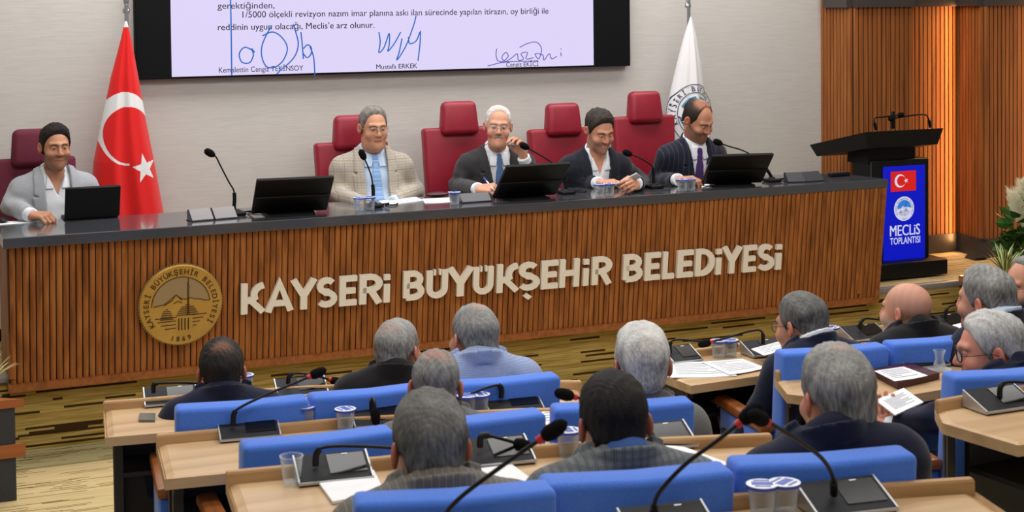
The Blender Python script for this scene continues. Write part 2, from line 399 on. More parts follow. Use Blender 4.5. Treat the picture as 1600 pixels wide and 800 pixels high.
def sdf_mesh(f, lo, hi, h):
    lo = np.asarray(lo, np.float32); hi = np.asarray(hi, np.float32); B = 4
    nb = np.maximum(np.ceil((hi-lo)/(h*B)).astype(int)+1, 2)
    cx = [lo[i]+(np.arange(nb[i])*B+(B-1)/2)*h for i in range(3)]
    G = np.stack(np.meshgrid(*cx, indexing='ij'), -1).reshape(-1, 3).astype(np.float32)
    dc = f(G); act = np.abs(dc) < h*B*1.6
    val = np.repeat(np.repeat(np.repeat((np.sign(dc)*1.).astype(np.float32).reshape(nb), B, 0), B, 1), B, 2)
    ai = np.argwhere(act.reshape(nb))
    off = np.stack(np.meshgrid(*[np.arange(B)]*3, indexing='ij'), -1).reshape(-1, 3)
    idx = (ai[:, None, :]*B+off[None]).reshape(-1, 3)
    for s in range(0, len(idx), 400000):
        c = idx[s:s+400000]; val[c[:, 0], c[:, 1], c[:, 2]] = f((lo+c*h).astype(np.float32))
    sg = val < 0; n = np.array(val.shape)-1; cnt = np.zeros(n, np.int8)
    for a in (0, 1):
        for b in (0, 1):
            for c in (0, 1): cnt += sg[a:n[0]+a, b:n[1]+b, c:n[2]+c]
    cells = np.argwhere((cnt > 0) & (cnt < 8))
    cor = np.array([(a, b, c) for a in (0, 1) for b in (0, 1) for c in (0, 1)])
    cv = np.stack([val[cells[:, 0]+o[0], cells[:, 1]+o[1], cells[:, 2]+o[2]] for o in cor], 1)
    acc = np.zeros((len(cells), 3), np.float32); num = np.zeros(len(cells), np.float32)
    for i in range(8):
        for j in range(i+1, 8):
            if np.abs(cor[i]-cor[j]).sum() != 1: continue
            a, b = cv[:, i], cv[:, j]; m = (a < 0) != (b < 0)
            t = np.where(m, a/np.where(m, a-b, 1), 0); acc += m[:, None]*(cor[i]+t[:, None]*(cor[j]-cor[i])); num += m
    verts = lo+(cells+acc/np.maximum(num, 1)[:, None])*h
    vid = np.full(n, -1, np.int32); vid[cells[:, 0], cells[:, 1], cells[:, 2]] = np.arange(len(cells))
    quads = []
    for ax in range(3):
        u, v = (ax+1) % 3, (ax+2) % 3
        sl0 = [slice(1, n[i]) for i in range(3)]; sl0[ax] = slice(0, n[ax]); sl1 = list(sl0); sl1[ax] = slice(1, n[ax]+1)
        A, Bv = sg[tuple(sl0)], sg[tuple(sl1)]
        e = np.argwhere(A != Bv); fl = A[tuple(e.T)]
        base = e.copy(); base[:, u] += 1; base[:, v] += 1
        def g(du, dv):
            q = base.copy(); q[:, u] -= du; q[:, v] -= dv; return vid[q[:, 0], q[:, 1], q[:, 2]]
        q = np.stack([g(1, 1), g(0, 1), g(0, 0), g(1, 0)], 1); q[~fl] = q[~fl][:, ::-1]; quads.append(q)
    F = np.concatenate(quads); F = F[(F >= 0).all(1)]
    return verts.astype(np.float32), F
def wav(P, fx, seed, n=5):
    """cheap smooth noise, about -1..1"""
    r = np.random.default_rng(seed); o = np.zeros(len(P), np.float32)
    for _ in range(n):
        d = r.normal(size=3)*np.asarray(fx); o += np.sin(P@d.astype(np.float32)+r.uniform(0, 6.28))
    return o/n*1.6
def sdf_obj(name, f, lo, hi, h, mat, parent, colf=None):
    v, q = sdf_mesh(f, lo, hi, h)
    c = None
    if colf is not None: c = np.concatenate([colf(v), np.ones((len(v), 1))], 1)
    return mesh_obj(name, v, q, mat, parent, smooth=True, col=c)
LINC = lambda c: np.array(lin(c)[:3], np.float32)
def sstep(x, a, b): t = np.clip((x-a)/(b-a), 0, 1); return t*t*(3-2*t)

# ------------------------------------------------------------------ people
def rotm(yaw, pitch, roll):
    """head turn: yaw left/right, pitch > 0 looks down, roll to a side (front is -Y)"""
    return np.array(Matrix.Rotation(yaw, 3, 'Z') @ Matrix.Rotation(pitch, 3, 'X') @ Matrix.Rotation(roll, 3, 'Y'), np.float32)
def head_skull(p):
    d = ell(p, (0, .014, .042), (.077, .096, .080))
    return smin(d, ell(p, (0, -.03, -.012), (.066, .066, .088)), .03)
def head_sdf(p, o):
    fat = o.get('fat', 0.)
    d = head_skull(p); ax = p.copy(); ax[:, 0] = np.abs(ax[:, 0])
    d = smin(d, ell(p, (0, -.042, -.072), (.054+fat, .052, .043)), .03)
    d = smin(d, sph(p, (0, -.084, -.094), .020), .03)
    if fat > 0: d = smin(d, ell(p, (0, -.03, -.10), (.05+fat, .05, .03)), .03)
    d = smin(d, rcone(ax, (0, -.094, .030), (.045, -.076, .032), .010, .008), .015)         # brow
    d = smax(d, -ell(ax, (.032, -.104, .010), (.021, .018, .013)), .012)                    # eye sockets
    d = smin(d, sph(ax, (.031, -.0790, .009), .0135), .003)
    d = smin(d, ell(ax, (.043, -.068, -.026), (.026, .026, .024)), .02)                     # cheeks
    n = rcone(p, (0, -.094, .022), (0, -.113, -.020), .0075, .0115)
    n = smin(n, sph(ax, (.012, -.102, -.024), .0085), .008); d = smin(d, n, .009)           # nose
    d = smin(d, rcone(ax, (0, -.0965, -.051), (.019, -.090, -.053+.004*o.get('smile', 0)), .006, .004), .006)
    d = smin(d, rcone(ax, (0, -.0945, -.062), (.017, -.088, -.060+.004*o.get('smile', 0)), .0068, .004), .006)
    if o.get('smile', 0) > 0: d = smax(d, -ell(p, (0, -.104, -.0565), (.016, .012, .0032)), .003)
    q = ax-V3(.085, .012, .002); ca, sa = math.cos(.45), math.sin(.45)                        # ears
    e = np.stack([q[:, 0]*ca-q[:, 1]*sa, q[:, 0]*sa+q[:, 1]*ca, q[:, 2]], 1)
    ear = ell(e, (0, 0, 0), (.0085, .019, .030)); ear = smax(ear, -ell(e, (.010, -.003, .004), (.008, .011, .018)), .004)
    return smin(d, ear, .007)
def hair_sdf(p, o):
    th = o.get('th', .010); top = o.get('top', .006); rec = o.get('recede', 0.)
    d = head_skull(p)-th*(.72+.28*sstep(p[:, 2], .0, .08))-top*sstep(p[:, 2], .05, .12)*sstep(-p[:, 1], -.06, .03)
    d = smin(d, ell(p, (0, .055, -.015), (.060, .052, .055))-th*.6, .02)                    # back of the head down to the nape
    d = d+.0022*wav(p, (150, 150, 40), o.get('seed', 1))+.0015*wav(p, (420, 420, 90), o.get('seed', 1)+9)
    ys = [-.13, -.085, -.06, -.045, -.03, -.015, .0, .03, .06, .085, .12]
    zs = [.095, .088, .072, .046, .014, -.010, .006, .004, -.030, -.058, -.066]
    cut = (np.interp(p[:, 1], ys, zs)-p[:, 2])*.75
    front = (-.074+rec+np.abs(p[:, 0])*o.get('mshape', .25)-p[:, 1])*.8; front = np.where(p[:, 2] > .045, front, -1)
    d = smax(smax(d, cut, .008), front, .008)
    ax = p.copy(); ax[:, 0] = np.abs(ax[:, 0])
    d = smax(d, -ell(ax, (.098, .006, -.004), (.026, .026, .037)), .006)
    if o.get('bald', 0) > 0:
        b = o['bald']; d = smax(d, -ell(p, (0, .03, .125), (.052*b, .085*b, .06)), .012)
    return d
def hand_sdf(P, w, d, n, side, curl=(.35, .5, .4), spread=.05, s=1., thumb=.6):
    """palm, five fingers of different lengths and a thumb leaving the side of the palm.  d = along the hand, n = the way the palm faces"""
    d = np.asarray(d, float); d /= np.linalg.norm(d); n = np.asarray(n, float); n -= d*(n@d); n /= np.linalg.norm(n)
    t = np.cross(d, n)*side; w = np.asarray(w, float)
    kn = [w+d*.086*s+t*.029*s, w+d*.091*s+t*.010*s, w+d*.087*s-t*.010*s, w+d*.078*s-t*.028*s]
    D = rcone(P, w+d*.008+t*.010*s, kn[0], .0175*s, .0125*s)
    for k, a in zip(kn[1:], (.004, -.006, -.014)): D = smin(D, rcone(P, w+d*.008+t*a*s, k, .0175*s, .0125*s), .008)
    L = [(.040, .026, .020), (.045, .030, .021), (.041, .027, .021), (.032, .021, .018)]
    for i in range(4):
        cu = curl[i] if isinstance(curl[0], (tuple, list)) else curl
        p = kn[i]; a = 0; lat = (1.5-i)*spread; F = None
        for j in range(3):
            a += cu[j]; dr = (d*math.cos(a)+n*math.sin(a)+t*lat*.6); dr /= np.linalg.norm(dr); q = p+dr*L[i][j]*s
            r1 = (.0098, .0088, .0080)[j]*s; seg = rcone(P, p, q, r1, r1-.0008); F = seg if F is None else smin(F, seg, .003); p = q
        D = smin(D, F, .004)
    p = w+d*.026*s+t*.024*s; q = p+(d*.62+t*.55+n*.35)*.042*s; F = rcone(P, p, q, .0145*s, .0108*s)
    v = d*.85+t*(.35-thumb*.5)+n*(.25+thumb*.4); v /= np.linalg.norm(v)
    q2 = q+v*.032*s; q3 = q2+(v+n*.25)*.024*s
    F = smin(smin(F, rcone(P, q, q2, .0108*s, .0098*s), .004), rcone(P, q2, q3, .0096*s, .0075*s), .004)
    return smin(D, F, .008)

def person(head, label, yaw=0., hrot=(0, 0, 0), floor=0., seat=.34, lean=.05, hs=1., skin=(205, 152, 122), face=None, hair=None, cloth=None,
           arms=None, h=.005, cat='person', group=None, neck_in=.0, hw=.93, sunk=0., shy=0., shx=0.):
    """head = world position of the head's middle; cloth: jacket, shirt, tie, open (button height) ...; arms: R/L = (elbow, wrist, hand options)
    in the person's own frame (front -Y, its right hand at -X), relative to the head"""
    head = Vector(head); face = dict(face or {}); cloth = dict(cloth or {}); arms = dict(arms or {})
    R3 = Matrix.Rotation(yaw, 3, 'Z'); root_xy = head-R3 @ Vector((0, -lean, 0))
    root = thing('person', (root_xy.x, root_xy.y, floor), label, cat, group, yaw)
    hz = head.z-floor; hc = V3(0, -lean, hz); Rh = rotm(*hrot)
    def toh(P): return ((P-hc)@Rh)/(V3(hw, 1, 1)*hs)
    # torso frame
    n0 = V3(shx, -lean+.045+neck_in, hz-.135*hs+sunk); p0 = V3(0, .03, seat+.06); L = float(np.linalg.norm(n0-p0)); up = (n0-p0)/L
    sx = V3(math.cos(shy), math.sin(shy), 0); bk = np.cross(up, sx); bk = -bk if bk[1] < 0 else bk; sx = np.cross(bk, up); TM = np.stack([sx, bk, up], 1)
    def tot(P): return (P-n0)@TM
    def tow(x, y, z): return n0+TM@V3(x, y, z)
    kz = max(L, .36)/.52; fat = cloth.get('fat', 0.); wid = cloth.get('wide', 1.)
    def torso(q, g=0.):
        ax = q.copy(); ax[:, 0] = np.abs(ax[:, 0])
        d = rcone(ax, (0, .0, -.085), (.150*wid, .0, -.095), .066+g, .060+g)
        d = smin(d, rcone(ax, (0, .012, -.01), (.135*wid, .008, -.075), .05+g, .045+g), .04)
        d = smin(d, ell(q, (0, -.005, -.22*kz), (.172*wid+g, .112+g+fat*.4, .20*kz+g)), .05)
        d = smin(d, ell(q, (0, -.025-fat*.5, -.40*kz), (.160*wid+fat+g, .125+fat+g, .18*kz+g)), .05)
        return smin(d, ell(q, (0, .0, -.54*kz), (.175*wid+g, .13+g, .12*kz+g)), .05)
    S, E, Wr, HO = {}, {}, {}, {}
    for k, sgn in (('R', -1), ('L', 1)):
        S[k] = tow(sgn*.172*wid, 0, -.098)
        a = arms.get(k)
        if a is None:
            E[k] = hc+V3(sgn*.25, -.05, -.42); Wr[k] = hc+V3(sgn*.12, -.28, -.34); HO[k] = dict(d=(-sgn*.35, -1, -.05), n=(0, -.1, -1))
        else:
            E[k] = hc+V3(*a[0]); Wr[k] = hc+V3(*a[1]); HO[k] = dict(a[2])
    sg = {'R': 1, 'L': -1}
    nk = tow(0, .0, -.05)
    def body(P):
        p = toh(P); d = head_sdf(p, face)*hs
        hb = hc+Rh@V3(0, .018, -.065)*hs
        d = smin(d, rcone(P, hb, nk, .054*hs+face.get('neck', 0), .056), .022)
        d = smin(d, torso(tot(P), -.024), .018)
        for k in 'RL':
            d = smin(d, rcone(P, S[k], E[k], .05, .038), .02); d = smin(d, rcone(P, E[k], Wr[k], .036, .021), .010)
            if not HO[k].get('none'):
                o = {a: b for a, b in HO[k].items()}
                d = smin(d, hand_sdf(P, Wr[k], o.pop('d'), o.pop('n'), sg[k], **o), .006)
        return d
    sk = LINC(skin); rng = face.get('seed', 3)
    dark = LINC(face.get('brow', (60, 48, 42)))
    def bcol(v):
        p = toh(v); ax = np.abs(p[:, 0]); c = np.repeat(sk[None], len(v), 0)*(1+.06*wav(v, (60, 60, 60), rng))[:, None]
        inh = (np.abs(p) < V3(.12, .14, .135)).all(1)
        def mix(m, colr, a=1.):
            nonlocal c; m = (np.clip(m, 0, 1)*inh*a)[:, None]; c = c*(1-m)+np.asarray(colr, np.float32)*m
        fr = p[:, 1] < -.055
        red = LINC((min(skin[0]+8, 255), skin[1]*.80, skin[2]*.78))
        mix(sstep(.03-np.sqrt((ax-.045)**2+(p[:, 2]+.02)**2), 0, .02)*fr, red, .25)
        mix(sstep(.016-np.sqrt(p[:, 0]**2+(p[:, 2]+.022)**2), 0, .01)*(p[:, 1] < -.09), red, .3)
        mix((ax > .078)*(np.abs(p[:, 2]) < .04), red, .6)
        st = face.get('stubble', 0)
        if st:
            jaw = sstep(-p[:, 2], .012+.0, .035)*sstep(.03-p[:, 1], 0, .02)*sstep(p[:, 2], -.125, -.112); jaw = jaw*(1-sstep(.012-np.abs(p[:, 2]+.012), 0, .01)*(ax < .03))
            mix(jaw*(1-(ax < .012)*(p[:, 2] > -.033)), LINC(face.get('stubcol', (80, 66, 58))), st)
        sc = face.get('scalp', 0)
        if sc: mix(sstep(p[:, 2]-np.interp(p[:, 1], [-.1, -.05, .03, .08], [.085, .04, -.01, -.05]), 0, .02)*(1-sstep(p[:, 2], .05, .10)), LINC(face.get('scalpcol', (150, 140, 132))), sc)
        bz = .031-.006*((ax-.028)/.018)**2+face.get('browup', 0)
        mix(sstep(.0055-np.abs(p[:, 2]-bz), 0, .003)*(ax > .010)*(ax < .052)*fr, dark, .9)
        sq = face.get('squint', .7)
        e = np.sqrt(((ax-.031)/.0145)**2+((p[:, 2]-.008)/(.0068*sq))**2); m = fr*(p[:, 1] < -.06)
        mix(sstep(1.45-e, 0, .35)*m, sk*.35, .8)
        mix(sstep(1.05-e, 0, .2)*m, LINC((176, 164, 156)), .9)
        gx = face.get('gaze', 0.); ir = np.sqrt((p[:, 0]-np.sign(p[:, 0])*.031-gx)**2+(p[:, 2]-.0075)**2)
        mix(sstep(.0068-ir, 0, .002)*m*(e < 1.15), LINC((38, 26, 20)), .95)
        lz = -.0565+.2*face.get('smile', 0)*ax*.5; mo = fr*(p[:, 1] < -.075)*(ax < .024)
        mix(sstep(.010-np.abs(p[:, 2]-lz), 0, .004)*mo, LINC((178, 104, 92)), .75)
        mix(sstep(.0022-np.abs(p[:, 2]-lz), 0, .0016)*mo, LINC((70, 32, 28)), .85)
        if face.get('smile', 0) > 0: mix(sstep(.0040-np.abs(p[:, 2]-lz), 0, .0016)*mo*(ax < .017), LINC((232, 224, 214)), .9)
        return np.clip(c, 0, 1)
    ptsz = [hc]+[S[k] for k in 'RL']+[E[k] for k in 'RL']+[Wr[k] for k in 'RL']+[p0]
    for k in 'RL':
        if not HO[k].get('none'): dd = np.asarray(HO[k]['d'], float); ptsz.append((Wr[k]+dd/np.linalg.norm(dd)*.12).astype(np.float32))
    A = np.stack(ptsz); lo = A.min(0)-.17; hi = A.max(0)+.17; lo[2] = max(lo[2], .02)
    sdf_obj('body', body, lo, hi, h, SKIN, root, bcol)
    # hair
    hlo = hc-.17*hs; hhi = hc+.17*hs
    if hair is not None:
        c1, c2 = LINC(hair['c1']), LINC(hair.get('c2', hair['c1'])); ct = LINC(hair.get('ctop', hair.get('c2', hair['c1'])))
        def hcol(v):
            p = toh(v); n = np.clip(.5+.32*wav(p, (70, 70, 40), hair.get('seed', 1)+3)+.5*wav(p, (420, 420, 130), hair.get('seed', 1)+5, 9), 0, 1)[:, None]
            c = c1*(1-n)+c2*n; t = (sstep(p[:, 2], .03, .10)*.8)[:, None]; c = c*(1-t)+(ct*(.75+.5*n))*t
            pt = hair.get('patch')                      # thin hair showing the scalp
            if pt:
                e = np.sqrt(((p[:, 0])/pt[3])**2+((p[:, 1]-pt[0])/pt[2])**2+((p[:, 2]-pt[1])/pt[2])**2); m = (sstep(1.25-e, 0, .8)*(.55+.45*n[:, 0])*pt[4])[:, None]
                c = c*(1-m)+sk*m
            return np.clip(c, 0, 1)
        sdf_obj('hair', lambda P: hair_sdf(toh(P), hair)*hs, hlo, hhi, .0036 if h < .0045 else .0042, HAIR, root, hcol)
    if face.get('beard'):
        bc = LINC(face['beard'])
        def bd(P):
            p = toh(P); d = head_sdf(p, face)-.006-.002*wav(p, (300, 300, 200), 4)
            cut = np.maximum(np.interp(p[:, 1], [-.12, -.09, -.06, -.02, .0], [-.040, -.034, -.034, -.005, .01]), -1); d = smax(d, (p[:, 2]-cut)*.8, .006)
            d = smax(d, (p[:, 1]-.002)*.9, .006); d = smax(d, (-.118-p[:, 2])*.8, .006)
            a = np.abs(p[:, 0]); return smax(d, -ell(p, (0, -.1, -.052), (.022, .03, .010)), .004)*hs
        sdf_obj('beard', bd, hlo, hhi, .004, HAIR, root, lambda v: np.repeat(bc[None], len(v), 0)*(1+.3*wav(v, (300, 300, 200), 8))[:, None])
    if face.get('moustache'):
        mc = LINC(face['moustache'])
        def md(P):
            p = toh(P); ax = p.copy(); ax[:, 0] = np.abs(ax[:, 0])
            return rcone(ax, (.002, -.1005, -.0395), (.026, -.090, -.046), .0062, .0036)*hs
        sdf_obj('moustache', md, hlo, hhi, .003, HAIR, root, lambda v: np.repeat(mc[None], len(v), 0)*(1+.25*wav(v, (400, 400, 200), 8))[:, None])
    if face.get('glasses'):
        g = MB(); HM = Matrix.Translation(Vector(map(float, hc))) @ Matrix([[float(x) for x in r] for r in Rh]).to_4x4() @ Matrix.Scale(hs, 4)
        gl = MB(); rw, rh = face.get('rim', (.024, .019))
        for s in (-1, 1):
            ring = [Vector((s*.033+rw*math.cos(a)*(1.0), -.108+.010*(abs(s*.033+rw*math.cos(a))/.057)**2, .006+rh*math.sin(a))) for a in np.linspace(0, 2*PI, 25)]
            g.tube(ring, face.get('rimr', .0013), 0, 6, HM, False)
            gl.add([tuple(v) for v in ring[:-1]], [tuple(range(24))], 0, False, HM)
            g.tube([(s*.057, -.098, .010), (s*.074, -.07, .011), (s*.083, -.005, .012), (s*.083, .02, .0)], .0012, 0, 6, HM)
        g.tube(smooth_path([(-.010, -.109, .008), (0, -.112, .012), (.010, -.109, .008)], 4), .0013, 0, 6, HM)
        go = g.build('glasses', face['glasses'], root); gl.build('lens', GLASS, go)
    # clothes
    zb = cloth.get('button', .36); wn = cloth.get('neck', .066); wb = cloth.get('gap', 0.)
    jm = cloth.get('jacket'); shm = cloth.get('shirt'); sd = cloth.get('seed', 5)
    def vw(z):                                           # half width of the jacket's front opening at height z
        return wn*np.clip(1-(-z-.0)/zb, 0, None)+wb*np.clip(-z/zb, 0, 1)
    def sleeves(P, d, g, k=.035, end=0., g1=None):
        for s in 'RL':
            u = Wr[s]-E[s]; ln = float(np.linalg.norm(u)); w2 = Wr[s]-u/ln*(.012-end)
            m = rcone(P, S[s], E[s], .060+g, .048+g); m = smin(m, rcone(P, E[s], w2, .048+g, .036+(g if g1 is None else g1)), .02)
            d = smin(d, m, k)
        return d
    def endcut(P, d, end):
        for s in 'RL':
            u = Wr[s]-E[s]; u = u/float(np.linalg.norm(u)); w2 = Wr[s]-u*(.018-end)
            q = (P-w2)@u; near = sph(P, Wr[s], .12)
            d = np.where((near < 0) & (sph(P, E[s], 0) > .1), smax(d, q, .004), d)
        return d
    def ring(q, rx, ry, th, z0, tilt, hgt, yc=.004):
        rr = np.sqrt((q[:, 0]/rx)**2+((q[:, 1]-yc)/ry)**2); d = np.abs(rr-1)*min(rx, ry)-th
        return smax(d, np.abs(q[:, 2]-(z0+tilt*q[:, 1]))-hgt, .004)
    if shm is not None:
        def shirt(P):
            q = tot(P); d = smin(torso(q, -.001), rcone(q, (0, .0, -.10), (0, .008, -.005), .074*hs+face.get('neck', 0), .062*hs+face.get('neck', 0)), .03)+.0012*wav(P, (60, 25, 40), sd+3); bs = d
            d = sleeves(P, d, -.016, .03, .022, .002)
            c = ring(q, .064*hs+face.get('neck', 0), .064*hs+face.get('neck', 0), .006, .0+cloth.get('coll', 0), .40, .022)
            if cloth.get('opencollar'): c = smax(c, -np.maximum(np.abs(q[:, 0])-(.012+np.clip(q[:, 2]+.03, 0, 1)*.5), q[:, 1]), .004)
            d = smin(d, c, .004)
            if cloth.get('lowcut'): d = smax(d, q[:, 2]+.045, .006)
            # collar leaves
            ax = q.copy(); ax[:, 0] = np.abs(ax[:, 0])
            lf = np.maximum(np.abs(bs-.006)-.006, np.maximum(np.abs(ax[:, 0]-.040+.25*(q[:, 2]+.06))-.021, np.abs(q[:, 2]+.040)-.035)); lf = np.maximum(lf, q[:, 1]+.02)
            if cloth.get('lowcut'): lf = lf+1.
            d = np.minimum(d, lf)
            if cloth.get('opencollar'): d = smax(d, -np.maximum(np.maximum(np.abs(q[:, 0])-np.clip((q[:, 2]+.115)*.42, -.01, .05), q[:, 1]+.01), -q[:, 2]-.2), .003)
            return endcut(P, d, .022)
        so = sdf_obj('shirt', shirt, lo, hi, h*1.15 if jm else h, shm, root)
    if jm is not None:
        def jacket(P):
            q = tot(P); b0 = torso(q, .014)
            d = sleeves(P, b0, .0, .04, 0., .007)
            el = np.minimum(sph(P, E['R'], .13), sph(P, E['L'], .13)); wk = sstep(-el, 0, .1)
            d = d+(.0022+.0045*wk)*wav(P, (38, 30, 55), sd)
            j0 = d
            ax = np.abs(q[:, 0]); w = vw(q[:, 2])
            if not cloth.get('backonly'):
                lw = np.interp(q[:, 2], [-zb, -zb*.62, -.115, -.108, -.10, -.02, .03], [.004, .048, .066, .030, .058, .050, .03])
                lp = np.maximum(np.abs(b0-.007)-.007, np.maximum(ax-w-lw, q[:, 1]+.0)); lp = np.maximum(lp, -q[:, 2]-zb)
                d = np.minimum(d, lp)
                cut = np.maximum((ax-w)*.92, q[:, 1]-.01); d = smax(d, -cut, .004)
            cl = ring(q, .074*hs+face.get('neck', 0), .072*hs+face.get('neck', 0), .008, -.016, .40, .026, .006)
            cl = smax(cl, -(q[:, 1]+.035), .01)
            d = smin(d, cl, .008)
            return endcut(P, d, -.016)
        sdf_obj('jacket', jacket, lo, hi, .0058 if h < .0045 else .0068, jm, root)
    if cloth.get('tie') is not None:
        def tie(P):
            q = tot(P); ds = smin(torso(q, -.001), rcone(q, (0, .0, -.10), (0, .008, -.005), .074*hs+face.get('neck', 0), .062*hs+face.get('neck', 0)), .03)
            w = np.interp(q[:, 2], [-.42, -.40, -.11, -.075, -.06, -.022, -.012], [.036, .040, .024, .015, .017, .022, .021])
            dd = np.maximum(np.abs(ds-.006)-.0065, np.abs(q[:, 0])-w); dd = np.maximum(dd, q[:, 1]+.02)
            return smax(np.maximum(dd, q[:, 2]+.010), -q[:, 2]-.42, .004)
        sdf_obj('tie', tie, n0-.45, n0+.3, .004, cloth['tie'], root)
    if cloth.get('trousers') is not None:
        def tr(P):
            d = ell(P, p0+V3(0, 0, -.01), (.19, .15, .12))
            for s in (-1, 1):
                d = smin(d, rcone(P, (s*.09, .0, seat+.05), (s*.13, -.40, seat+.055), .083, .066), .03)
                d = smin(d, rcone(P, (s*.13, -.40, seat+.05), (s*.13, -.37, .05), .062, .046), .02)
            return smax(d, .005-P[:, 2], .004)
        sdf_obj('trousers', tr, (-.3, -.55, -.02), (.3, .25, seat+.25), .013, cloth['trousers'], root)
    return root
# ------------------------------------------------------------------ the room
YW, STAGE, YR = 9.05, .38, 7.80          # back wall, stage height, stage front
YC, ZC = 7.63, 1.08                      # counter front edge and height
def struct(mb, name, mats): return tag(mb.build(name, mats), kind='structure')
XW = on_y(1286, 150, YW).x               # where the fabric wall meets the wooden one
struct(MB().box((2.8, 3.4, -.05), (13.5, 9.0, .1)), 'floor', CARPF)
struct(MB().box((2.8, YR-.16, .002), (13.5, .30, .012)), 'floor_strip', CARPG)
for y1, z in ((4.98, .09), (4.03, .25), (3.06, .35)):
    struct(MB().box((2.95, (y1-1.1)/2, z/2), (4.2, y1+1.1, z)), 'floor', CARPF)
struct(MB().box((3.2, (YR+9.3)/2, STAGE/2), (13., 9.3-YR, STAGE-.004)), 'stage_floor', CARPF)
struct(MB().box((3.2, YR-.004, STAGE/2-.02), (13., .012, STAGE-.05)), 'riser', CARPR)
struct(MB().box((3.2, YR+.012, STAGE-.012), (13., .05, .034), bev=.006), 'trim_1', NOSING)
struct(MB().box(((XW-4.5)/2, YW+.1, 2.0), (XW+4.5, .2, 3.6)), 'wall_back', WALL)
struct(MB().box((2.8, 4.6, CEIL+.05), (13.5, 15.4, .1)), 'ceiling', CEILM)
# wooden slat wall at the right: a long face, a return, a column and the next bay
YB = 8.77; YFR = YB-.07                      # recessed and forward planes of the slats
PA = on_y(1424, 250, YFR).x; PC = on_z(1499, 391, STAGE)
def slatwall(mb, a, b, z0, z1, pitch=.036, depth=.022, out=None):
    a, b = Vector(a), Vector(b); L = (b-a).length; ex = (b-a)/L; n = Vector((ex.y, -ex.x)) if out is None else Vector(out)
    T = frame((a.x, a.y, 0), (ex.x, ex.y, 0), (n.x, n.y, 0), (0, 0, 1))
    mb.box((L/2, -.03, (z0+z1)/2), (L, .05, z1-z0), 1, T)
    k = max(1, int(L/pitch)); p = L/k
    for i in range(k):
        w = p*(.74 if i % 3 else .66)
        mb.box((p*(i+.5), depth/2-.008, (z0+z1)/2), (w, depth+.012, z1-z0), 0, T)
A1 = (PC.x, PC.y)
B1 = on_z(1537, 402, STAGE)
ZT = 3.3
SEGS = [((XW, YW), (XW, YFR)), ((XW, YFR), (PA, YFR)), ((PA, YFR), (PA, A1[1])), ((PA, A1[1]), A1), (A1, (B1.x, B1.y)), ((B1.x, B1.y), (B1.x+3., B1.y+.15))]
mb = MB()
for k, (a, b) in enumerate(SEGS): slatwall(mb, a, b, STAGE+.12 if k < 5 else .1, ZT)
struct(mb, 'wall_right', [SLATR, SLATG])
def band(mb, a, b, z0, z1, th=.05):
    a, b = Vector(a), Vector(b); L = (b-a).length; ex = (b-a)/L; n = Vector((ex.y, -ex.x))
    mb.box((L/2, th/2, (z0+z1)/2), (L+.0, th, z1-z0), 0, frame((a.x, a.y, 0), (ex.x, ex.y, 0), (n.x, n.y, 0), (0, 0, 1)))
mb = MB()
for a, b in SEGS[:5]: band(mb, a, b, STAGE, STAGE+.13, .03)
band(mb, (B1.x, B1.y), (B1.x+.12, B1.y+.005), 0, STAGE+.13, .03)
struct(mb, 'baseboard_right', DARKBAND)
zs = on_y(1380, 11, YFR).z; mb = MB()
for a, b in [((XW, YW-.07), (XW, YFR))]+SEGS[1:]: band(mb, a, b, zs, zs+.5, .05)
struct(mb, 'trim_2', DARKBAND)
# warm light strips hidden in the corners of the slat wall
for x, y, h_ in ((A1[0]-.055, A1[1]-.085, 2.2), (B1.x+.62, B1.y-.05, 2.2)):
    area('slat_strip_light', (x, y, 1.55), (.03, h_), 11, (1, .50, .18), (PI/2, 0, PI/2-.12))
# sloping side trim of the steps beside the stage
a, b = on_z(1516, 424, STAGE-.10), on_z(1535, 402, STAGE+.02)
mb = MB(); d = (b-a).normalized(); w = Vector((.05, 0, 0))
mb.add([a-w, a+w, b+w, b-w]+[p+Vector((0, 0, .10)) for p in (a-w, a+w, b+w, b-w)], [(3, 2, 1, 0), (4, 5, 6, 7), (0, 1, 5, 4), (1, 2, 6, 5), (2, 3, 7, 6), (3, 0, 4, 7)])
struct(mb, 'trim_3', DARKBAND)

# ------------------------------------------------------------------ the counter
XL, XR, YCR = .66, 5.73, 8.19
ctr = thing('council_counter', (3.2, 7.95, STAGE), 'long dark-topped counter with a slatted walnut front, before the seated officials', 'counter')
mb = MB(); mb.prism([(.632, YC), (5.765, YC+.03), (5.70, YCR-.14), (5.30, YCR), (.632, YCR)], ZC-.052, ZC, bev=.004)
mb.build('worktop', TOPM, ctr, True)
PT = Vector((0, YC+.03, ZC-.052)); PBt = Vector((0, YC+.115, .315))     # raked front: top and bottom lines
UPV = (PT-PBt).normalized(); NV = Vector((1, 0, 0)).cross(UPV); LP = (PT-PBt).length
TP = frame(PBt, (1, 0, 0), UPV, NV)                                  # panel frame: x along, y up the face, z outwards
mb = MB(); n = int((XR-XL)/.031); p = (XR-XL)/n
mb.box(((XL+XR)/2, LP/2, -.030), (XR-XL, LP, .02), 1, TP)
for i in range(n):
    w = p*random.uniform(.80, .88); x = XL+p*(i+.5); k = 5; vs = []; y0 = .035
    for yy in (y0, LP):
        for j in range(k):
            t = j/(k-1)-.5; vs.append((x+w*t, yy, -.004*(2*t)**2))
        vs += [(x+w/2, yy, -.022), (x-w/2, yy, -.022)]
    m = k+2; mb.add(vs, [(j, (j+1) % m, m+(j+1) % m, m+j) for j in range(m)], 0, False, TP)
mb.build('slatted_front', [SLATW, SLATG], ctr, True)
mb = MB(); mb.box(((XL+XR)/2, .018, -.010), (XR-XL+.02, .036, .05), 0, TP)
mb.box((XR+.004, LP/2, -.015), (.03, LP, .05), 0, TP)
mb.build('base_trim', ARMW, ctr, True)
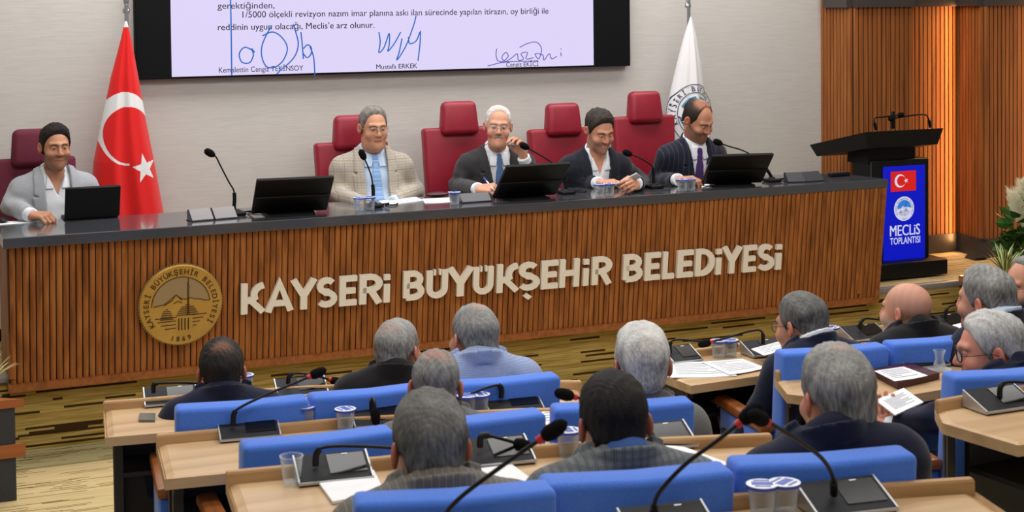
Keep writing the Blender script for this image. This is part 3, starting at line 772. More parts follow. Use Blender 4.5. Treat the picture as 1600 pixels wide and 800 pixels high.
mb = MB(); mb.box((XL+.01, 7.93, .705), (.03, .40, .65)); mb.box((5.60, 7.93, .705), (.03, .40, .65)); mb.box((3.2, 8.05, .72), (4.8, .02, .62))
mb.build('carcass', SLATW, ctr, True)

# raised letters on the front: thick strokes
def stroke(mb, pts, t, z0, z1, T, org, sc):
    P = [Vector((x, y)) for x, y in pts]; k = len(P); closed = (P[0]-P[-1]).length < 1e-6; A, B = [], []
    if closed: P = P[:-1]; k -= 1
    for i in range(k):
        p0 = P[i-1] if (i > 0 or closed) else None; p1 = P[(i+1) % k] if (i < k-1 or closed) else None
        d0 = (P[i]-p0).normalized() if p0 is not None else None; d1 = (p1-P[i]).normalized() if p1 is not None else None
        d0 = d0 or d1; d1 = d1 or d0; n0 = Vector((-d0.y, d0.x)); n1 = Vector((-d1.y, d1.x)); m = (n0+n1)
        m = m.normalized() if m.length > 1e-6 else n0; c = max(.45, m.dot(n1)); A.append(P[i]+m*(t/2/c)); B.append(P[i]-m*(t/2/c))
    vs = []
    for z in (z0, z1):
        for a, b in zip(A, B): vs += [(org[0]+a.x*sc[0], org[1]+a.y*sc[1], z), (org[0]+b.x*sc[0], org[1]+b.y*sc[1], z)]
    fs = []; o = 2*k
    for i in range(k if closed else k-1):
        j = (i+1) % k
        fs += [(2*i, 2*j, 2*j+1, 2*i+1)[::-1], (o+2*i, o+2*j, o+2*j+1, o+2*i+1), (2*i, o+2*i, o+2*j, 2*j), (2*i+1, 2*j+1, o+2*j+1, o+2*i+1)]
    if not closed: fs += [(0, 1, o+1, o), (2*k-2, o+2*k-2, o+2*k-1, 2*k-1)]
    mb.add(vs, fs, 0, False, T)
def arc(cx, cy, rx, ry, a0, a1, n=9): return [(cx+rx*math.cos(math.radians(a0+(a1-a0)*i/n)), cy+ry*math.sin(math.radians(a0+(a1-a0)*i/n))) for i in range(n+1)]
h_ = .09                                           # half a stroke, as a share of the cap height
SS = arc(.31, .72, .20, .19, 35, 270)+arc(.31, .29, .22, .20, 90, -145)
GL = {'K': ([[(h_, 0), (h_, 1)], [(h_, .40), (.27, .45)]+arc(.66, .62, .30, .29, 200, 95, 6), [(.27, .44), (.62, .03)]], .70),
      'A': ([[(.07, 0), (.39, .94), (.71, 0)], [(.18, .27), (.60, .27)]], .78),
      'Y': ([[(.06, 1), (.34, .45), (.62, 1)], [(.34, .47), (.34, 0)]], .68), 'S': ([SS], .60), 'Ş': ([SS, [(.34, -.16), (.24, -.27)]], .60),
      'E': ([[(.50, .91), (h_, .91), (h_, .09), (.50, .09)], [(h_, .50), (.46, .50)]], .50),
      'L': ([[(h_, 1), (h_, .09), (.44, .09)]], .44), 'H': ([[(h_, 0), (h_, 1)], [(.55, 0), (.55, 1)], [(h_, .5), (.55, .5)]], .64),
      'R': ([[(h_, 0), (h_, .91), (.28, .91)]+arc(.30, .69, .22, .22, 85, -90, 7)+[(h_, .47)], [(.30, .47), (.53, 0)]], .58),
      'B': ([[(h_, .09), (h_, .91), (.28, .91)]+arc(.30, .71, .19, .20, 85, -90, 7)+[(h_, .51)], [(.30, .51)]+arc(.31, .30, .22, .21, 85, -90, 7)+[(h_, .09)]], .60),
      'D': ([[(h_, .09), (h_, .91), (.22, .91)]+arc(.24, .50, .32, .41, 85, -90, 9)+[(h_, .09)]], .64),
      'Ü': ([[(h_, .96), (h_, .36)]+arc(.32, .34, .23, .25, 180, 360, 9)+[(.55, .96)], [(.205, .90), (.275, .90)], [(.365, .90), (.435, .90)]], .64),
      'i': ([[(h_, 0), (h_, .62)], [(h_, .77), (h_, .95)]], .18)}
LETTERS = [(375.1, 414.0, 'K'), (413.5, 456.2, 'A'), (453.5, 492, 'Y'), (492, 523.8, 'S'), (528.5, 555.4, 'E'), (559.5, 593.5, 'R'), (597.5, 607, 'i'),
           (628, 659.5, 'B'), (664, 697, 'Ü'), (697, 736.5, 'Y'), (736.8, 768, 'Ü'), (773.5, 809, 'K'), (806.5, 839.5, 'Ş'), (843, 868.8, 'E'), (871.5, 901.7, 'H'), (908.3, 916.6, 'i'), (922, 951.2, 'R'),
           (970.5, 999.6, 'B'), (1004.5, 1028.2, 'E'), (1032, 1050.2, 'L'), (1054.6, 1079.4, 'E'), (1083, 1112.4, 'D'), (1115, 1123.3, 'i'), (1125.5, 1154.6, 'Y'), (1157.4, 1178, 'E'), (1179.4, 1205.2, 'S'), (1208.5, 1217, 'i')]
def panel_pt(px, py):                              # pixel -> (x, up) on the raked face
    d = Vector(_ray(px, py)); o = Vector(_O); k = (PBt-o).dot(NV)/d.dot(NV); q = o+d*k-PBt; return q.x, q.dot(UPV)
sign = thing('lettering_sign', (3.2, 7.64, .6), 'raised cream letters spelling a municipality name along the wooden counter front', 'sign')
sx0, sy0 = panel_pt(375, 490); sx1, sy1 = panel_pt(1217, 419.5); CAPH = (panel_pt(376, 443)[1]-panel_pt(376, 490)[1])
for pa, pb_, chh in LETTERS:
    yb = 490+(419.5-490)*(pa-375)/(1217-375); x0, y0 = panel_pt(pa, yb); x1, _ = panel_pt(pb_, yb); y0 = sy0+(sy1-sy0)*(x0-sx0)/(sx1-sx0)
    gl, gw = GL[chh]; mb = MB(); kx = (x1-x0)/gw
    for si, st in enumerate(gl): stroke(mb, st, .185, .001, .022+.0006*si, TP, (x0, y0), (kx, CAPH))
    mb.build('letter', CREAM, sign, True)

# the round seal
def emblem(mb, T, R, z, mats, lines=True, txt='KAYSERİ BÜYÜKŞEHİR BELEDİYESİ', fn=None):
    """relief of a ring of writing, a mountain, domes, a minaret; mats = indices (line, sky, hill)"""
    ln, sky, hill = mats; c = T @ Vector((0, 0, z)); ex = T.to_3x3() @ Vector((1, 0, 0)); ey = T.to_3x3() @ Vector((0, 1, 0)); ez = T.to_3x3() @ Vector((0, 0, 1))
    q = lambda x, y, k=0.: (c+ex*x*R+ey*y*R+ez*k*R)
    F = fn or (lambda p: p)
    mtn = [(-.66, .0), (-.52, .03), (-.42, .04), (-.28, .14), (-.12, .27), (.0, .17), (.10, .14), (.24, .17), (.34, .13), (.46, .12), (.58, .08), (.70, .07)]
    top = [(.70*math.cos(math.radians(a)), .70*math.sin(math.radians(a))) for a in np.linspace(6, 180, 20)]
    if sky is not None:
        for i in range(len(mtn)-1):                # strips between the ridge and the ring
            (xa, ya), (xb, yb) = mtn[i], mtn[i+1]; ta, tb = math.sqrt(max(0, .49-xa*xa)), math.sqrt(max(0, .49-xb*xb))
            K = 5; vs = []
            for xx, y0, y1 in ((xa, ya, max(ya, ta)), (xb, yb, max(yb, tb))): vs += [F(q(xx, y0+(y1-y0)*j/K, .004)) for j in range(K+1)]
            mb.add(vs, [(j, K+1+j, K+2+j, j+1) for j in range(K)], sky)
    r = .008*R*1.3
    def line(pts, rr=r):
        pp = [F(q(x, y, .008)) for x, y in pts]; mb.tube(pp, rr, ln, 4)
    if lines:
        line(mtn); line(top)
        line([(-.40, .02), (-.22, .13), (-.12, .27), (.02, .12)]); line([(-.18, .05), (-.08, .10), (.03, .06)])
    for i in range(6):                              # left dome, right dome
        y = -.02-i*.05; w = .04+.17*math.sqrt(i/5); line([(-.34-w*.75, y-.06), (-.34+w*.75, y-.06)])
        w2 = .05+.22*math.sqrt(i/5); line([(.16-w2, y+.02), (.16+w2, y+.02)])
    for x in (.155, .185): line([(x, -.25), (x, .55 if x < .17 else .50)])
    line([(.17, .5), (.17, .66)])
    for i, (xa, xb) in enumerate(((-.62, -.10), (-.56, -.12), (-.48, -.12), (-.38, -.12))): line([(xa, -.30-i*.09), (xb, -.29-i*.09)])
    for i, (xa, xb) in enumerate(((.26, .62), (.28, .54), (.28, .46), (.28, .38))): line([(xa, -.26-i*.09), (xb, -.25-i*.09)])
    for x in (-.05, .02, .10, .18): line([(x, -.33), (x, -.62)], r*1.3)
    arc_text(mb, txt, q(0, 0, .010), ex, ey, .77*R, .125*R, 213, -33, ln, .015, fn=fn)
    arc_text(mb, '1869', q(0, 0, .010), ex, ey, .90*R, .12*R, 256, 284, ln, .015, True, fn=fn)
mx, my = panel_pt(281, 474); RM = .207
seal = thing('seal_medallion', tuple(TP @ Vector((mx, my, 0))), 'round gold municipal seal with a mountain relief, fixed to the wooden counter front', 'medallion')
TM_ = TP @ Matrix.Translation((mx, my, 0))
mb = MB(); mb.lathe([(RM*.97, 0), (RM, .004), (RM, .026), (RM*.975, .031), (RM*.955, .030), (0, .030)], (0, 0, 0), 0, 64, TM_)
for i in range(90):
    a = 2*PI*i/90; mb.box((RM*1.004*math.cos(a), RM*1.004*math.sin(a), .014), (.006, .006, .020), 1, TM_)
mb.build('disc', [GOLD, GOLDS], seal, True)
mb = MB(); emblem(mb, TM_, RM, .0302, (0, 1, None)); mb.build('relief', [GOLDD, GOLDS], seal, True)

# ------------------------------------------------------------------ the screen on the back wall
YS = YW-.07
s0, s1 = on_y(213, 124.5, YS), on_y(985.5, 103.5, YS); zb_ = (s0.z+s1.z)/2; HT = 1.25
d0, d1 = on_y(268.5, 122.5, YS).x, on_y(927.4, 105.5, YS).x
scr = thing('video_wall_screen', ((s0.x+s1.x)/2, YS, zb_), 'large black-framed wall screen showing a white document page with signatures', 'screen')
MB().box(((s0.x+s1.x)/2, YS+.036, zb_+HT/2), (s1.x-s0.x, .068, HT), 0, None, .004, 1).build('bezel', M('screen black', (15, 16, 19), .6, spec=.1), scr, True)
mb = MB(); mb.box(((d0+d1)/2, YS-.0015, zb_+.012+(HT-.03)/2), (d1-d0, .003, HT-.03))
page = mb.build('page', M_emit('page glow', (226, 217, 253), .96), scr, True)
TXT = M('page ink', (38, 38, 52), .9, spec=0); BLUEI = M_emit('blue ink', (36, 108, 204), .85); PURI = M_emit('violet ink', (84, 84, 186), .8)
mb = MB()
SSC = FPX/(((on_y(600, 60, YS))-Vector(_O)).dot(Vector(_F)))
def screen_line(s, xa, xb, yb, ya=None, hpx=12):
    a = on_y(xa, yb, YS-.005); b = on_y(xb, ya if ya else yb-(xb-xa)*.025, YS-.005); a.z = (a.z+b.z)/2+.0
    text_into(mb, s, (a.x, YS-.005, a.z), (1, 0, 0), (0, 0, 1), width=b.x-a.x, height=hpx/SSC, bold=.004)
screen_line('gerektiğinden,', 340, 429, 14.5, hpx=9.6)
screen_line('1/5000 ölçekli revizyon nazım imar planına askı ilan sürecinde yapılan itirazın, oy birliği ile', 379, 857, 30.5, hpx=9.6)
screen_line('reddinin uygun olacağı, Meclis’e arz olunur.', 340.5, 585, 48.5, hpx=9.6)
screen_line('Kemalettin Cengiz TEKİNSOY', 342, 474, 113.5, hpx=8); screen_line('Mustafa ERKEK', 588, 652, 108, hpx=7.5); screen_line('Cengiz EKİCİ', 791, 841.5, 104.5, hpx=7.5)
tag(mb.build('printed_text', TXT, page, True), kind='stuff')
def scribble(mb, strokes, r, m=0):
    for st in strokes: mb.tube(smooth_path([on_y(x, y, YS-.006) for x, y in st], 5), r, m, 5)
mb = MB()
scribble(mb, [[(360, -5), (361, 40), (362, 118)], [(394, 78), (382, 74), (374, 84), (378, 97), (390, 98), (396, 86), (393, 76), (398, 82)],
              [(425, 40), (416, 55), (409, 74), (410, 92), (418, 105), (432, 104), (444, 92), (449, 74), (440, 58), (426, 50), (410, 56)],
              [(458, 38), (462, 50), (466, 68), (462, 85), (452, 98), (440, 108), (432, 116)], [(470, 50), (472, 68), (474, 92)], [(474, 76), (480, 70), (486, 74), (486, 84), (480, 90), (474, 84)], [(484, 72), (490, 90), (492, 118)]], .0042)
mb.build('blue_signature', BLUEI, page, True); mb = MB()
scribble(mb, [[(592, 50), (594, 66), (592, 82), (600, 74), (608, 52), (608, 70), (606, 80), (616, 68), (626, 50)], [(628, 60), (624, 80), (620, 94), (634, 72), (646, 40), (650, 25)], [(638, 58), (640, 68), (650, 64), (656, 50)], [(657, 48), (656, 70), (653, 95)]], .0042)
mb.build('blue_signature', BLUEI, page, True)
mb = MB()
scribble(mb, [[(776, 76), (775, 86), (778, 95), (786, 96), (794, 88), (790, 82), (784, 90), (790, 96), (800, 90), (808, 84), (810, 94), (818, 92), (814, 84), (824, 82), (822, 92), (834, 90)],
              [(812, 74), (824, 68), (838, 66), (846, 76), (842, 92), (836, 84), (848, 86), (850, 94), (858, 84), (862, 92), (870, 88)], [(876, 76), (877, 77)], [(876, 82), (877, 88)], [(762, 103), (790, 97), (840, 95)]], .0030)
mb.build('violet_signature', PURI, page, True)

# ------------------------------------------------------------------ flags
REDF = M('red flag cloth', (214, 26, 26), .75, sheen=.2, spec=.2); WHITEF = M('white flag cloth', (222, 222, 224), .8, sheen=.2, spec=.2)
NAVYP = M('navy print', (34, 52, 92), .8); TEALP = M('teal print', (62, 140, 172), .8)
def flag(name, label, prof, Y, col, mats, extra, fold_seed, pole_px, top_py, tip_px):
    """prof = (pixel row, left pixel, right pixel) of the hanging cloth; a draped cone that bulges forward"""
    rows = [(on_y(l, y, Y), on_y(r, y, Y)) for y, l, r in prof]; zz = np.array([(a.z+b.z)/2 for a, b in rows]); xl = np.array([a.x for a, b in rows]); xr = np.array([b.x for a, b in rows])
    o = np.argsort(zz); zz, xl, xr = zz[o], xl[o], xr[o]
    root = thing(name, (pole_px, Y+.05, STAGE), label, 'flag', 'flags on poles')
    zl = np.linspace(zz[0], zz[-1], 420); n = 250
    def surf(u, z):                                # u 0..1 across
        a, b = np.interp(z, zz, xl), np.interp(z, zz, xr); w = (b-a)/2; x = a+(b-a)*u
        s = 2*u-1; y = Y-w*.75*math.sqrt(max(0, 1-s*s))
        y += w*.10*math.sin(s*5.2+fold_seed+z*1.1)*(1-s*s)+w*.05*math.sin(s*11+z*2.0)*(1-s*s)
        return x, y
    def fy(x, z):
        a, b = np.interp(z, zz, xl), np.interp(z, zz, xr); u = min(max((x-a)/max(b-a, 1e-6), .0), 1.); return surf(u, z)[1]
    vs = []; fs = []; mi = []
    for z in zl:
        for i in range(n+1):
            u = .5-.5*math.cos(PI*i/n); x, y = surf(u, z); vs.append((x, y, z))
        for i in range(n+1):
            u = .5-.5*math.cos(PI*i/n); a, b = np.interp(z, zz, xl), np.interp(z, zz, xr); s = 2*u-1
            vs.append((a+(b-a)*u, Y+(b-a)*.30*math.sqrt(max(0, 1-s*s)), z))
    m = 2*(n+1)
    for k in range(len(zl)-1):
        for i in range(n):
            a = k*m+i; fs.append((a, a+1, a+m+1, a+m)); x = (vs[a][0]+vs[a+1][0])/2; z = (zl[k]+zl[k+1])/2; mi.append(col(x, z))
            a += n+1; fs.append((a, a+m, a+m+1, a+1)); mi.append(0)
    I = WM[root].inverted(); vs = [I @ Vector(v) for v in vs]
    cl = mesh_obj('flag_cloth', [tuple(v) for v in vs], np.array(fs), mats, root, mi, True)
    if extra: extra(root, cl, fy)
    ztop = on_y(tip_px[0], tip_px[1], Y).z
    mb = MB(); mb.lathe([(.012, 0), (.012, ztop-STAGE-.0)], (pole_px, Y+.05, STAGE), 0, 12); mb.build('pole', STEEL, root, True)
    mb = MB(); mb.lathe([(.0, 0), (.02, .0), (.022, .02), (.010, .04), (.018, .07), (.016, .09), (.006, .11), (.0, .16)], (pole_px, Y+.06, ztop-.05), 0, 12); mb.build('finial', STEEL, root, True)
    mb = MB(); mb.lathe([(.14, 0), (.14, .015), (.05, .03), (.02, .08)], (pole_px, Y+.05, STAGE), 0, 24); mb.build('pole_base', STEEL, root, True)
    return root
YF = YW-.21
def xz(px, py): p = on_y(px, py, YF); return p.x, p.z
star_c = xz(221, 260); star_r = abs(xz(221, 235)[1]-star_c[1])*.94
STAR = []
for i in range(10):
    a = math.radians(100+36*i); rr = star_r*(1 if i % 2 == 0 else .40); STAR.append((star_c[0]+rr*math.cos(a)*.86, star_c[1]+rr*math.sin(a)))
def inpoly(x, z, P):
    c = False; j = len(P)-1
    for i in range(len(P)):
        if (P[i][1] > z) != (P[j][1] > z) and x < (P[j][0]-P[i][0])*(z-P[i][1])/(P[j][1]-P[i][1])+P[i][0]: c = not c
        j = i
    return c
oc = xz(193, 199.5); orx = abs(xz(236, 199)[0]-xz(150, 199)[0])/2; orz = abs(xz(193, 143)[1]-xz(193, 256)[1])/2
ic = xz(197, 209.5); irx = abs(xz(233, 209)[0]-xz(156, 209)[0])/2; irz = abs(xz(193, 166)[1]-xz(193, 253.5)[1])/2
top_w = xz(198, 42)[1]
def tcol(x, z):
    if z > top_w: return 1
    if ((x-oc[0])/orx)**2+((z-oc[1])/orz)**2 < 1 and ((x-ic[0])/irx)**2+((z-ic[1])/irz)**2 > 1 and not (x > xz(196, 200)[0] and z < xz(190, 230)[1]): return 1
    return 1 if inpoly(x, z, STAR) else 0
flag('national_flag', 'red flag with white crescent and star, hanging from a pole behind the counter', [(33, 195, 198.5), (60, 189, 205), (120, 173, 216), (190, 158, 228), (250, 146, 240), (333, 140, 255), (470, 136, 268)], YF, tcol, [REDF, WHITEF], None, .4, xz(200, 30)[0], 33, (199, 7))
def muni(root, cl, fy):
    c = xz(1076, 178); R = abs(xz(1076, 131)[1]-c[1]); T = frame((c[0], YF-.3, c[1]), (.86, 0, 0), (0, 0, 1), (0, -1, 0))
    fn = lambda p: Vector((p.x, fy(p.x, p.z)-.005, p.z))
    lim = lambda p: p
    mb = MB()
    for rr, w in ((1.0, .012), (.74, .012)):
        for i in range(60):
            a0, a1 = 2*PI*i/60, 2*PI*(i+1)/60
            mb.add([fn(T @ Vector((R*k*math.cos(a), R*k*math.sin(a), 0))) for a, k in ((a0, rr-w), (a1, rr-w), (a1, rr+w), (a0, rr+w))], [(0, 1, 2, 3)], 0)
    arc_text(mb, 'KAYSERİ BÜYÜKŞEHİR', T @ Vector((0, 0, 0)), Vector((.86, 0, 0)), Vector((0, 0, 1)), .79*R, .15*R, 196, -16, 0, .012, fn=fn)
    pts = [(-.58, .30), (-.45, .44), (-.28, .55), (-.05, .62), (.2, .60), (.42, .50), (.58, .38), (.62, .1), (.3, .15), (.0, -.12), (-.25, .02)]
    cc = T @ Vector((0, .25*R, 0))
    for i in range(len(pts)):
        a, b = pts[i], pts[(i+1) % len(pts)]
        for k in range(6):
            f0, f1 = k/6, (k+1)/6; A_, B_ = T @ Vector((a[0]*R, a[1]*R, 0)), T @ Vector((b[0]*R, b[1]*R, 0))
            mb.add([fn(cc.lerp(A_, f0)), fn(cc.lerp(B_, f0)), fn(cc.lerp(B_, f1)), fn(cc.lerp(A_, f1))], [(0, 1, 2, 3)], 1)
    for i in range(8):                              # stripes at the lower left
        y = -.02-i*.09
        for k in range(4):
            x0 = -.72+.08*i*.6+k*.15; mb.add([fn(T @ Vector((R*a, R*b, 0))) for a, b in ((x0, y), (x0+.11, y-.05), (x0+.11, y-.10), (x0, y-.05))], [(3, 2, 1, 0)], 0)
    mb.build('printed_seal', [NAVYP, TEALP], cl, True)
flag('municipal_flag', 'white flag with a printed round seal, hanging from a pole near the wooden wall', [(26, 1078.5, 1080.5), (60, 1068, 1088), (100, 1058, 1094), (140, 1049, 1098), (190, 1040, 1104), (300, 1030, 1122), (420, 1026, 1130)], YF, lambda x, z: 0, [WHITEF], muni, 2., xz(1082, 30)[0], 26, (1081, 0))

# ------------------------------------------------------------------ lectern
LYF = on_z(1430, 436, STAGE).y
lx0, lx1 = on_y(1361, 330, LYF+.12).x, on_y(1452, 330, LYF+.12).x; lw = lx1-lx0; lxc = (lx0+lx1)/2
lec = thing('lectern', (lxc, LYF+.3, STAGE), 'black lectern with a lit blue display on its front, beside the counter end', 'lectern')
yf = LYF+.12; zt = on_y(1405, 249, yf).z
bx1 = on_y(1483, 425, LYF).x
MB().box(((lx0-.10+bx1)/2, LYF+.26, STAGE+.06), (bx1-lx0+.10, .50, .10), 0, None, .006, 1).build('plinth', BLACK, lec, True)
mb = MB()
for sx_ in (-.22, .22):
    for sy_ in (.06, .42): mb.lathe([(.02, 0), (.02, .012)], (lxc+sx_, LYF+sy_+.02, STAGE), 0, 12)
mb.build('feet', STEEL, lec, True)
MB().box((lxc, yf+.10, (STAGE+.11+zt)/2), (lw, .20, zt-STAGE-.11), 0, None, .006, 1).build('body', BLACK, lec, True)
e0, e1 = on_y(1379.5, 300, yf).x, on_y(1444, 300, yf).x; ez0, ez1 = on_y(1414, 408, yf).z, on_y(1410, 259, yf).z
disp = MB().box(((e0+e1)/2, yf-.004, (ez0+ez1)/2), (e1-e0, .010, ez1-ez0), 0, None, .002, 1).build('display', M_emit('blue display', (14, 26, 200), .85), lec, True)
yd = yf-.011
def ld(px, py): p = on_y(px, py, yd); return p.x, p.z
mb = MB(); f0, f1 = ld(1392, 300), ld(1431, 266); fw, fh = f1[0]-f0[0], f1[1]-f0[1]
mb.box((f0[0]+fw/2, yd, f0[1]+fh/2), (fw, .002, fh), 0)
T = frame((f0[0]+fw*.36, yd-.002, f0[1]+fh*.52), (1, 0, 0), (0, 0, 1), (0, -1, 0)); R = fh*.33; P_ = []
for i in range(25): a = math.radians(38+i*(284/24)); P_.append(((R*math.cos(a), R*math.sin(a), 0), (R*.22+R*.78*math.cos(a*1.0), R*.78*math.sin(a), 0)))
mb.add([p for pr in P_ for p in pr], [(2*i, 2*i+1, 2*i+3, 2*i+2) for i in range(24)], 1, False, T)
sc_ = [(R*1.12+R*.42*(1 if i % 2 == 0 else .4)*math.cos(math.radians(180+36*i)), R*.42*(1 if i % 2 == 0 else .4)*math.sin(math.radians(180+36*i)), 0) for i in range(10)]
mb.add([(R*1.12, 0, 0)]+sc_, [(0, i+1, (i+1) % 10+1) for i in range(10)], 1, False, T)
mb.build('flag_picture', [M_emit('lit red', (222, 34, 30), .9), M_emit('lit white', (222, 224, 250), .85)], disp, True)
mb = MB(); ec = ld(1412.5, 326); R = abs(ld(1412, 307)[1]-ec[1]); T = frame((ec[0], yd-.001, ec[1]), (1, 0, 0), (0, 0, 1), (0, -1, 0))
ringv = [(R*math.cos(2*PI*i/40), R*math.sin(2*PI*i/40), 0) for i in range(40)]; mb.add([(0, 0, 0)]+ringv, [(0, i+1, (i+1) % 40+1) for i in range(40)], 0, False, T)
emblem(mb, T, R, .0012, (1, 2, None)); mb.build('seal_picture', [MATS['lit white'], M_emit('lit navy', (24, 40, 110), .6), M_emit('lit sky blue', (50, 130, 225), .9)], disp, True)
mb = MB()
for s_, pa, pb_, yb, hp in (('MECLiS', 1390.5, 1437, 369, 17), ('TOPLANTISI', 1390.5, 1437.5, 382, 10.5)):
    a = on_y(pa, yb, yd); b = on_y(pb_, yb-3, yd); text_into(mb, s_, (a.x, yd-.002, (a.z+b.z)/2), (1, 0, 0), (0, 0, 1), width=b.x-a.x, height=hp/244., bold=.012)
mb.build('display_text', MATS['lit white'], disp, True)
# sloping reading top: its high edge faces the hall
a, b = on_y(1353, 206.5, yf-.12), on_y(1474, 200, yf-.12); zt1 = (a.z+b.z)/2; tw = b.x-a.x; c_ = (a.x+b.x)/2
mb = MB(); vs = []
for x in (c_-tw/2, c_+tw/2):
    ins = .03*(1 if x < c_ else -1)
    for yy, z in ((yf-.12, zt1), (yf+.50, zt1-.13)): vs.append((x, yy, z))
    for yy, z in ((yf-.10, zt1-.105), (yf+.46, zt1-.205)): vs.append((x+ins, yy, z))
mb.add(vs, [(0, 1, 3, 2), (4, 6, 7, 5), (0, 4, 5, 1), (2, 3, 7, 6), (0, 2, 6, 4), (1, 5, 7, 3)]); mb.build('reading_top', BLACK, lec, True)
mb = MB(); mb.box((c_, yf+.13, (zt+zt1-.13)/2), (lw*.80, .22, zt1-.13-zt+.05)); mb.build('neck', BLACKM, lec, True)
for base, pts in (((1366, 205), [(1369, 203), (1366, 190), (1368, 184), (1378, 183), (1405, 180)]), ((1454, 200), [(1454, 199), (1451, 186), (1447, 180), (1440, 179), (1420, 181), (1396, 185)])):
    mic = thing('gooseneck_microphone', tuple(on_y(base[0], base[1], yf+.02)), 'thin black gooseneck microphone on the lectern, '+('left' if base[0] < 1400 else 'right')+' of the two', 'microphone', None)
    pw = smooth_path([on_y(x, y, yf+.02) for x, y in pts], 5); mb = MB(); mb.tube(pw, .005, 0, 8); mb.tube(pw[:5], .011, 0, 8); mb.build('gooseneck', BLACK, mic, True)
    e = pw[-1]; dr = (pw[-1]-pw[-3]).normalized(); MB().tube([e-dr*.01, e, e+dr*.012, e+dr*.03, e+dr*.04], [.008, .016, .018, .016, .006], 0, 10).build('windscreen', FOAM, mic, True)
p = on_y(1395, 201, yf+.04); q = on_y(1395, 174, yf+.04)
MB().box((p.x, yf+.04, (p.z+q.z)/2), (.026, .02, q.z-p.z), 0, None, .003, 1).build('upright_post', BLACK, lec, True)

# ------------------------------------------------------------------ planters
def blades(mb, c, n, ln, w, spread, seed, mi=(0, 1), lean=(0, 0), droop=.5):
    r = random.Random(seed)
    for i in range(n):
        a = r.uniform(0, 2*PI); L = ln*r.uniform(.6, 1.); t = r.uniform(.25, 1)*spread; d = Vector((math.cos(a)*t+lean[0], math.sin(a)*t+lean[1], 1)).normalized(); s = d.cross(Vector((0, 0, 1))).normalized()
        K = 6; vs = []
        for k in range(K+1):
            f = k/K; p = Vector(c)+d*L*f+Vector((d.x, d.y, 0))*L*.5*droop*f*f-Vector((0, 0, 1))*L*droop*.55*f*f; ww = w*(math.sin(PI*min(1, .15+.85*f))**.7 if k < K else .02)
            vs += [p-s*ww, p-s*ww*.55+d*0, p+s*ww*.55, p+s*ww]
        for k in range(K):
            for j, m in ((0, mi[1]), (1, mi[0]), (2, mi[1])): mb.add([vs[k*4+j], vs[k*4+j+1], vs[k*4+5+j], vs[k*4+4+j]], [(0, 1, 2, 3)], m, True)
def leaves(mb, c, n, rad, size, seed, m=0):
    r = random.Random(seed)
    for i in range(n):
        v = Vector((r.gauss(0, 1), r.gauss(0, 1), r.gauss(0, 1))).normalized(); p = Vector(c)+Vector((v.x*rad[0], v.y*rad[1], v.z*rad[2]))*r.uniform(.45, 1)
        d = (v+Vector((r.uniform(-.5, .5), r.uniform(-.5, .5), r.uniform(-.3, .5)))).normalized(); s = d.orthogonal().normalized(); s.rotate(Matrix.Rotation(r.uniform(0, 6.3), 3, d)); n_ = d.cross(s); L = size*r.uniform(.7, 1.3)
        vs = [p, p+d*L*.35+s*L*.28+n_*L*.06, p+d*L*.75+s*L*.2, p+d*L-n_*L*.12, p+d*L*.75-s*L*.2, p+d*L*.35-s*L*.28+n_*L*.06]
        mb.add(vs, [(0, 1, 2, 3), (0, 3, 4, 5)], m, True)
LEAFG = M('leaf green', (42, 84, 30), .5, color2=(66, 112, 44), nscale=(30, 30, 30)); LEAFP = M('pale leaf edge', (206, 212, 150), .6); PAMP = M('pampas cream', (246, 243, 222), .95, spec=.1); LEAFD = M('dark leaf', (34, 62, 26), .5, color2=(58, 92, 36), nscale=(40, 40, 40))
DRY = M('pale dry leaf', (214, 206, 150), .7)
def planter(poly, label, zt_):
    c = (sum(p[0] for p in poly)/len(poly), sum(p[1] for p in poly)/len(poly)); root = thing('planter_box', (c[0], c[1], 0), label, 'planter')
    ins = [(c[0]+(p[0]-c[0])*.955, c[1]+(p[1]-c[1])*.955) for p in poly]
    MB().prism(ins, 0, zt_-.03).build('box_body', PLINTH, root, True)
    MB().prism(poly, zt_-.035, zt_).build('wooden_top', PLW, root, True)
    MB().prism([(c[0]+(p[0]-c[0])*1.005, c[1]+(p[1]-c[1])*1.005) for p in poly], zt_*.43, zt_*.56).build('wooden_band', PLW, root, True)
    return root
planter([(-.75, 7.03), (.655, 7.03), (.12, 7.38), (-.75, 7.38)], 'charcoal planter box with wooden top, beside the aisle left of the counter', .45)
pl = thing('potted_grass', (.20, 7.2, .45), 'pale dry grass leaves poking in at the left edge', 'plant')
mb = MB(); blades(mb, on_z(-14, 598, .45), 26, .20, .006, .9, 5, (0, 0)); mb.build('grass_blades', DRY, pl, True)
rc = on_z(1585, 436, .45)
planter([(rc.x-.22, rc.y-.25), (rc.x+1.0, rc.y-.25), (rc.x+1.0, rc.y+.25), (rc.x-.22, rc.y+.25)], 'charcoal planter box with wooden top, under the plants at the right', .45)
def at_(px, py, dy=0.): return on_y(px, py, rc.y+dy)
vp = thing('variegated_plant', tuple(at_(1570, 424)), 'low spiky plant with cream-edged green leaves, front of the right planter', 'plant')
mb = MB(); blades(mb, at_(1570, 428, -.05), 26, .26, .011, .85, 11, (0, 1), (0, 0), .35); mb.build('strap_leaves', [LEAFG, LEAFP], vp, True)
bp = thing('leafy_plant', tuple(at_(1590, 424, .1)), 'bushy dark green leafy plant behind the spiky one in the right planter', 'plant')
mb = MB(); leaves(mb, at_(1598, 395, .08), 240, (.15, .14, .13), .06, 3, 0); mb.build('small_leaves', LEAFD, bp, True)
mb = MB(); leaves(mb, at_(1600, 348, .1), 30, (.10, .10, .10), .12, 8, 0); leaves(mb, at_(1602, 375, .1), 30, (.10, .10, .10), .11, 9, 0); mb.build('large_leaves', LEAFG, bp, True)
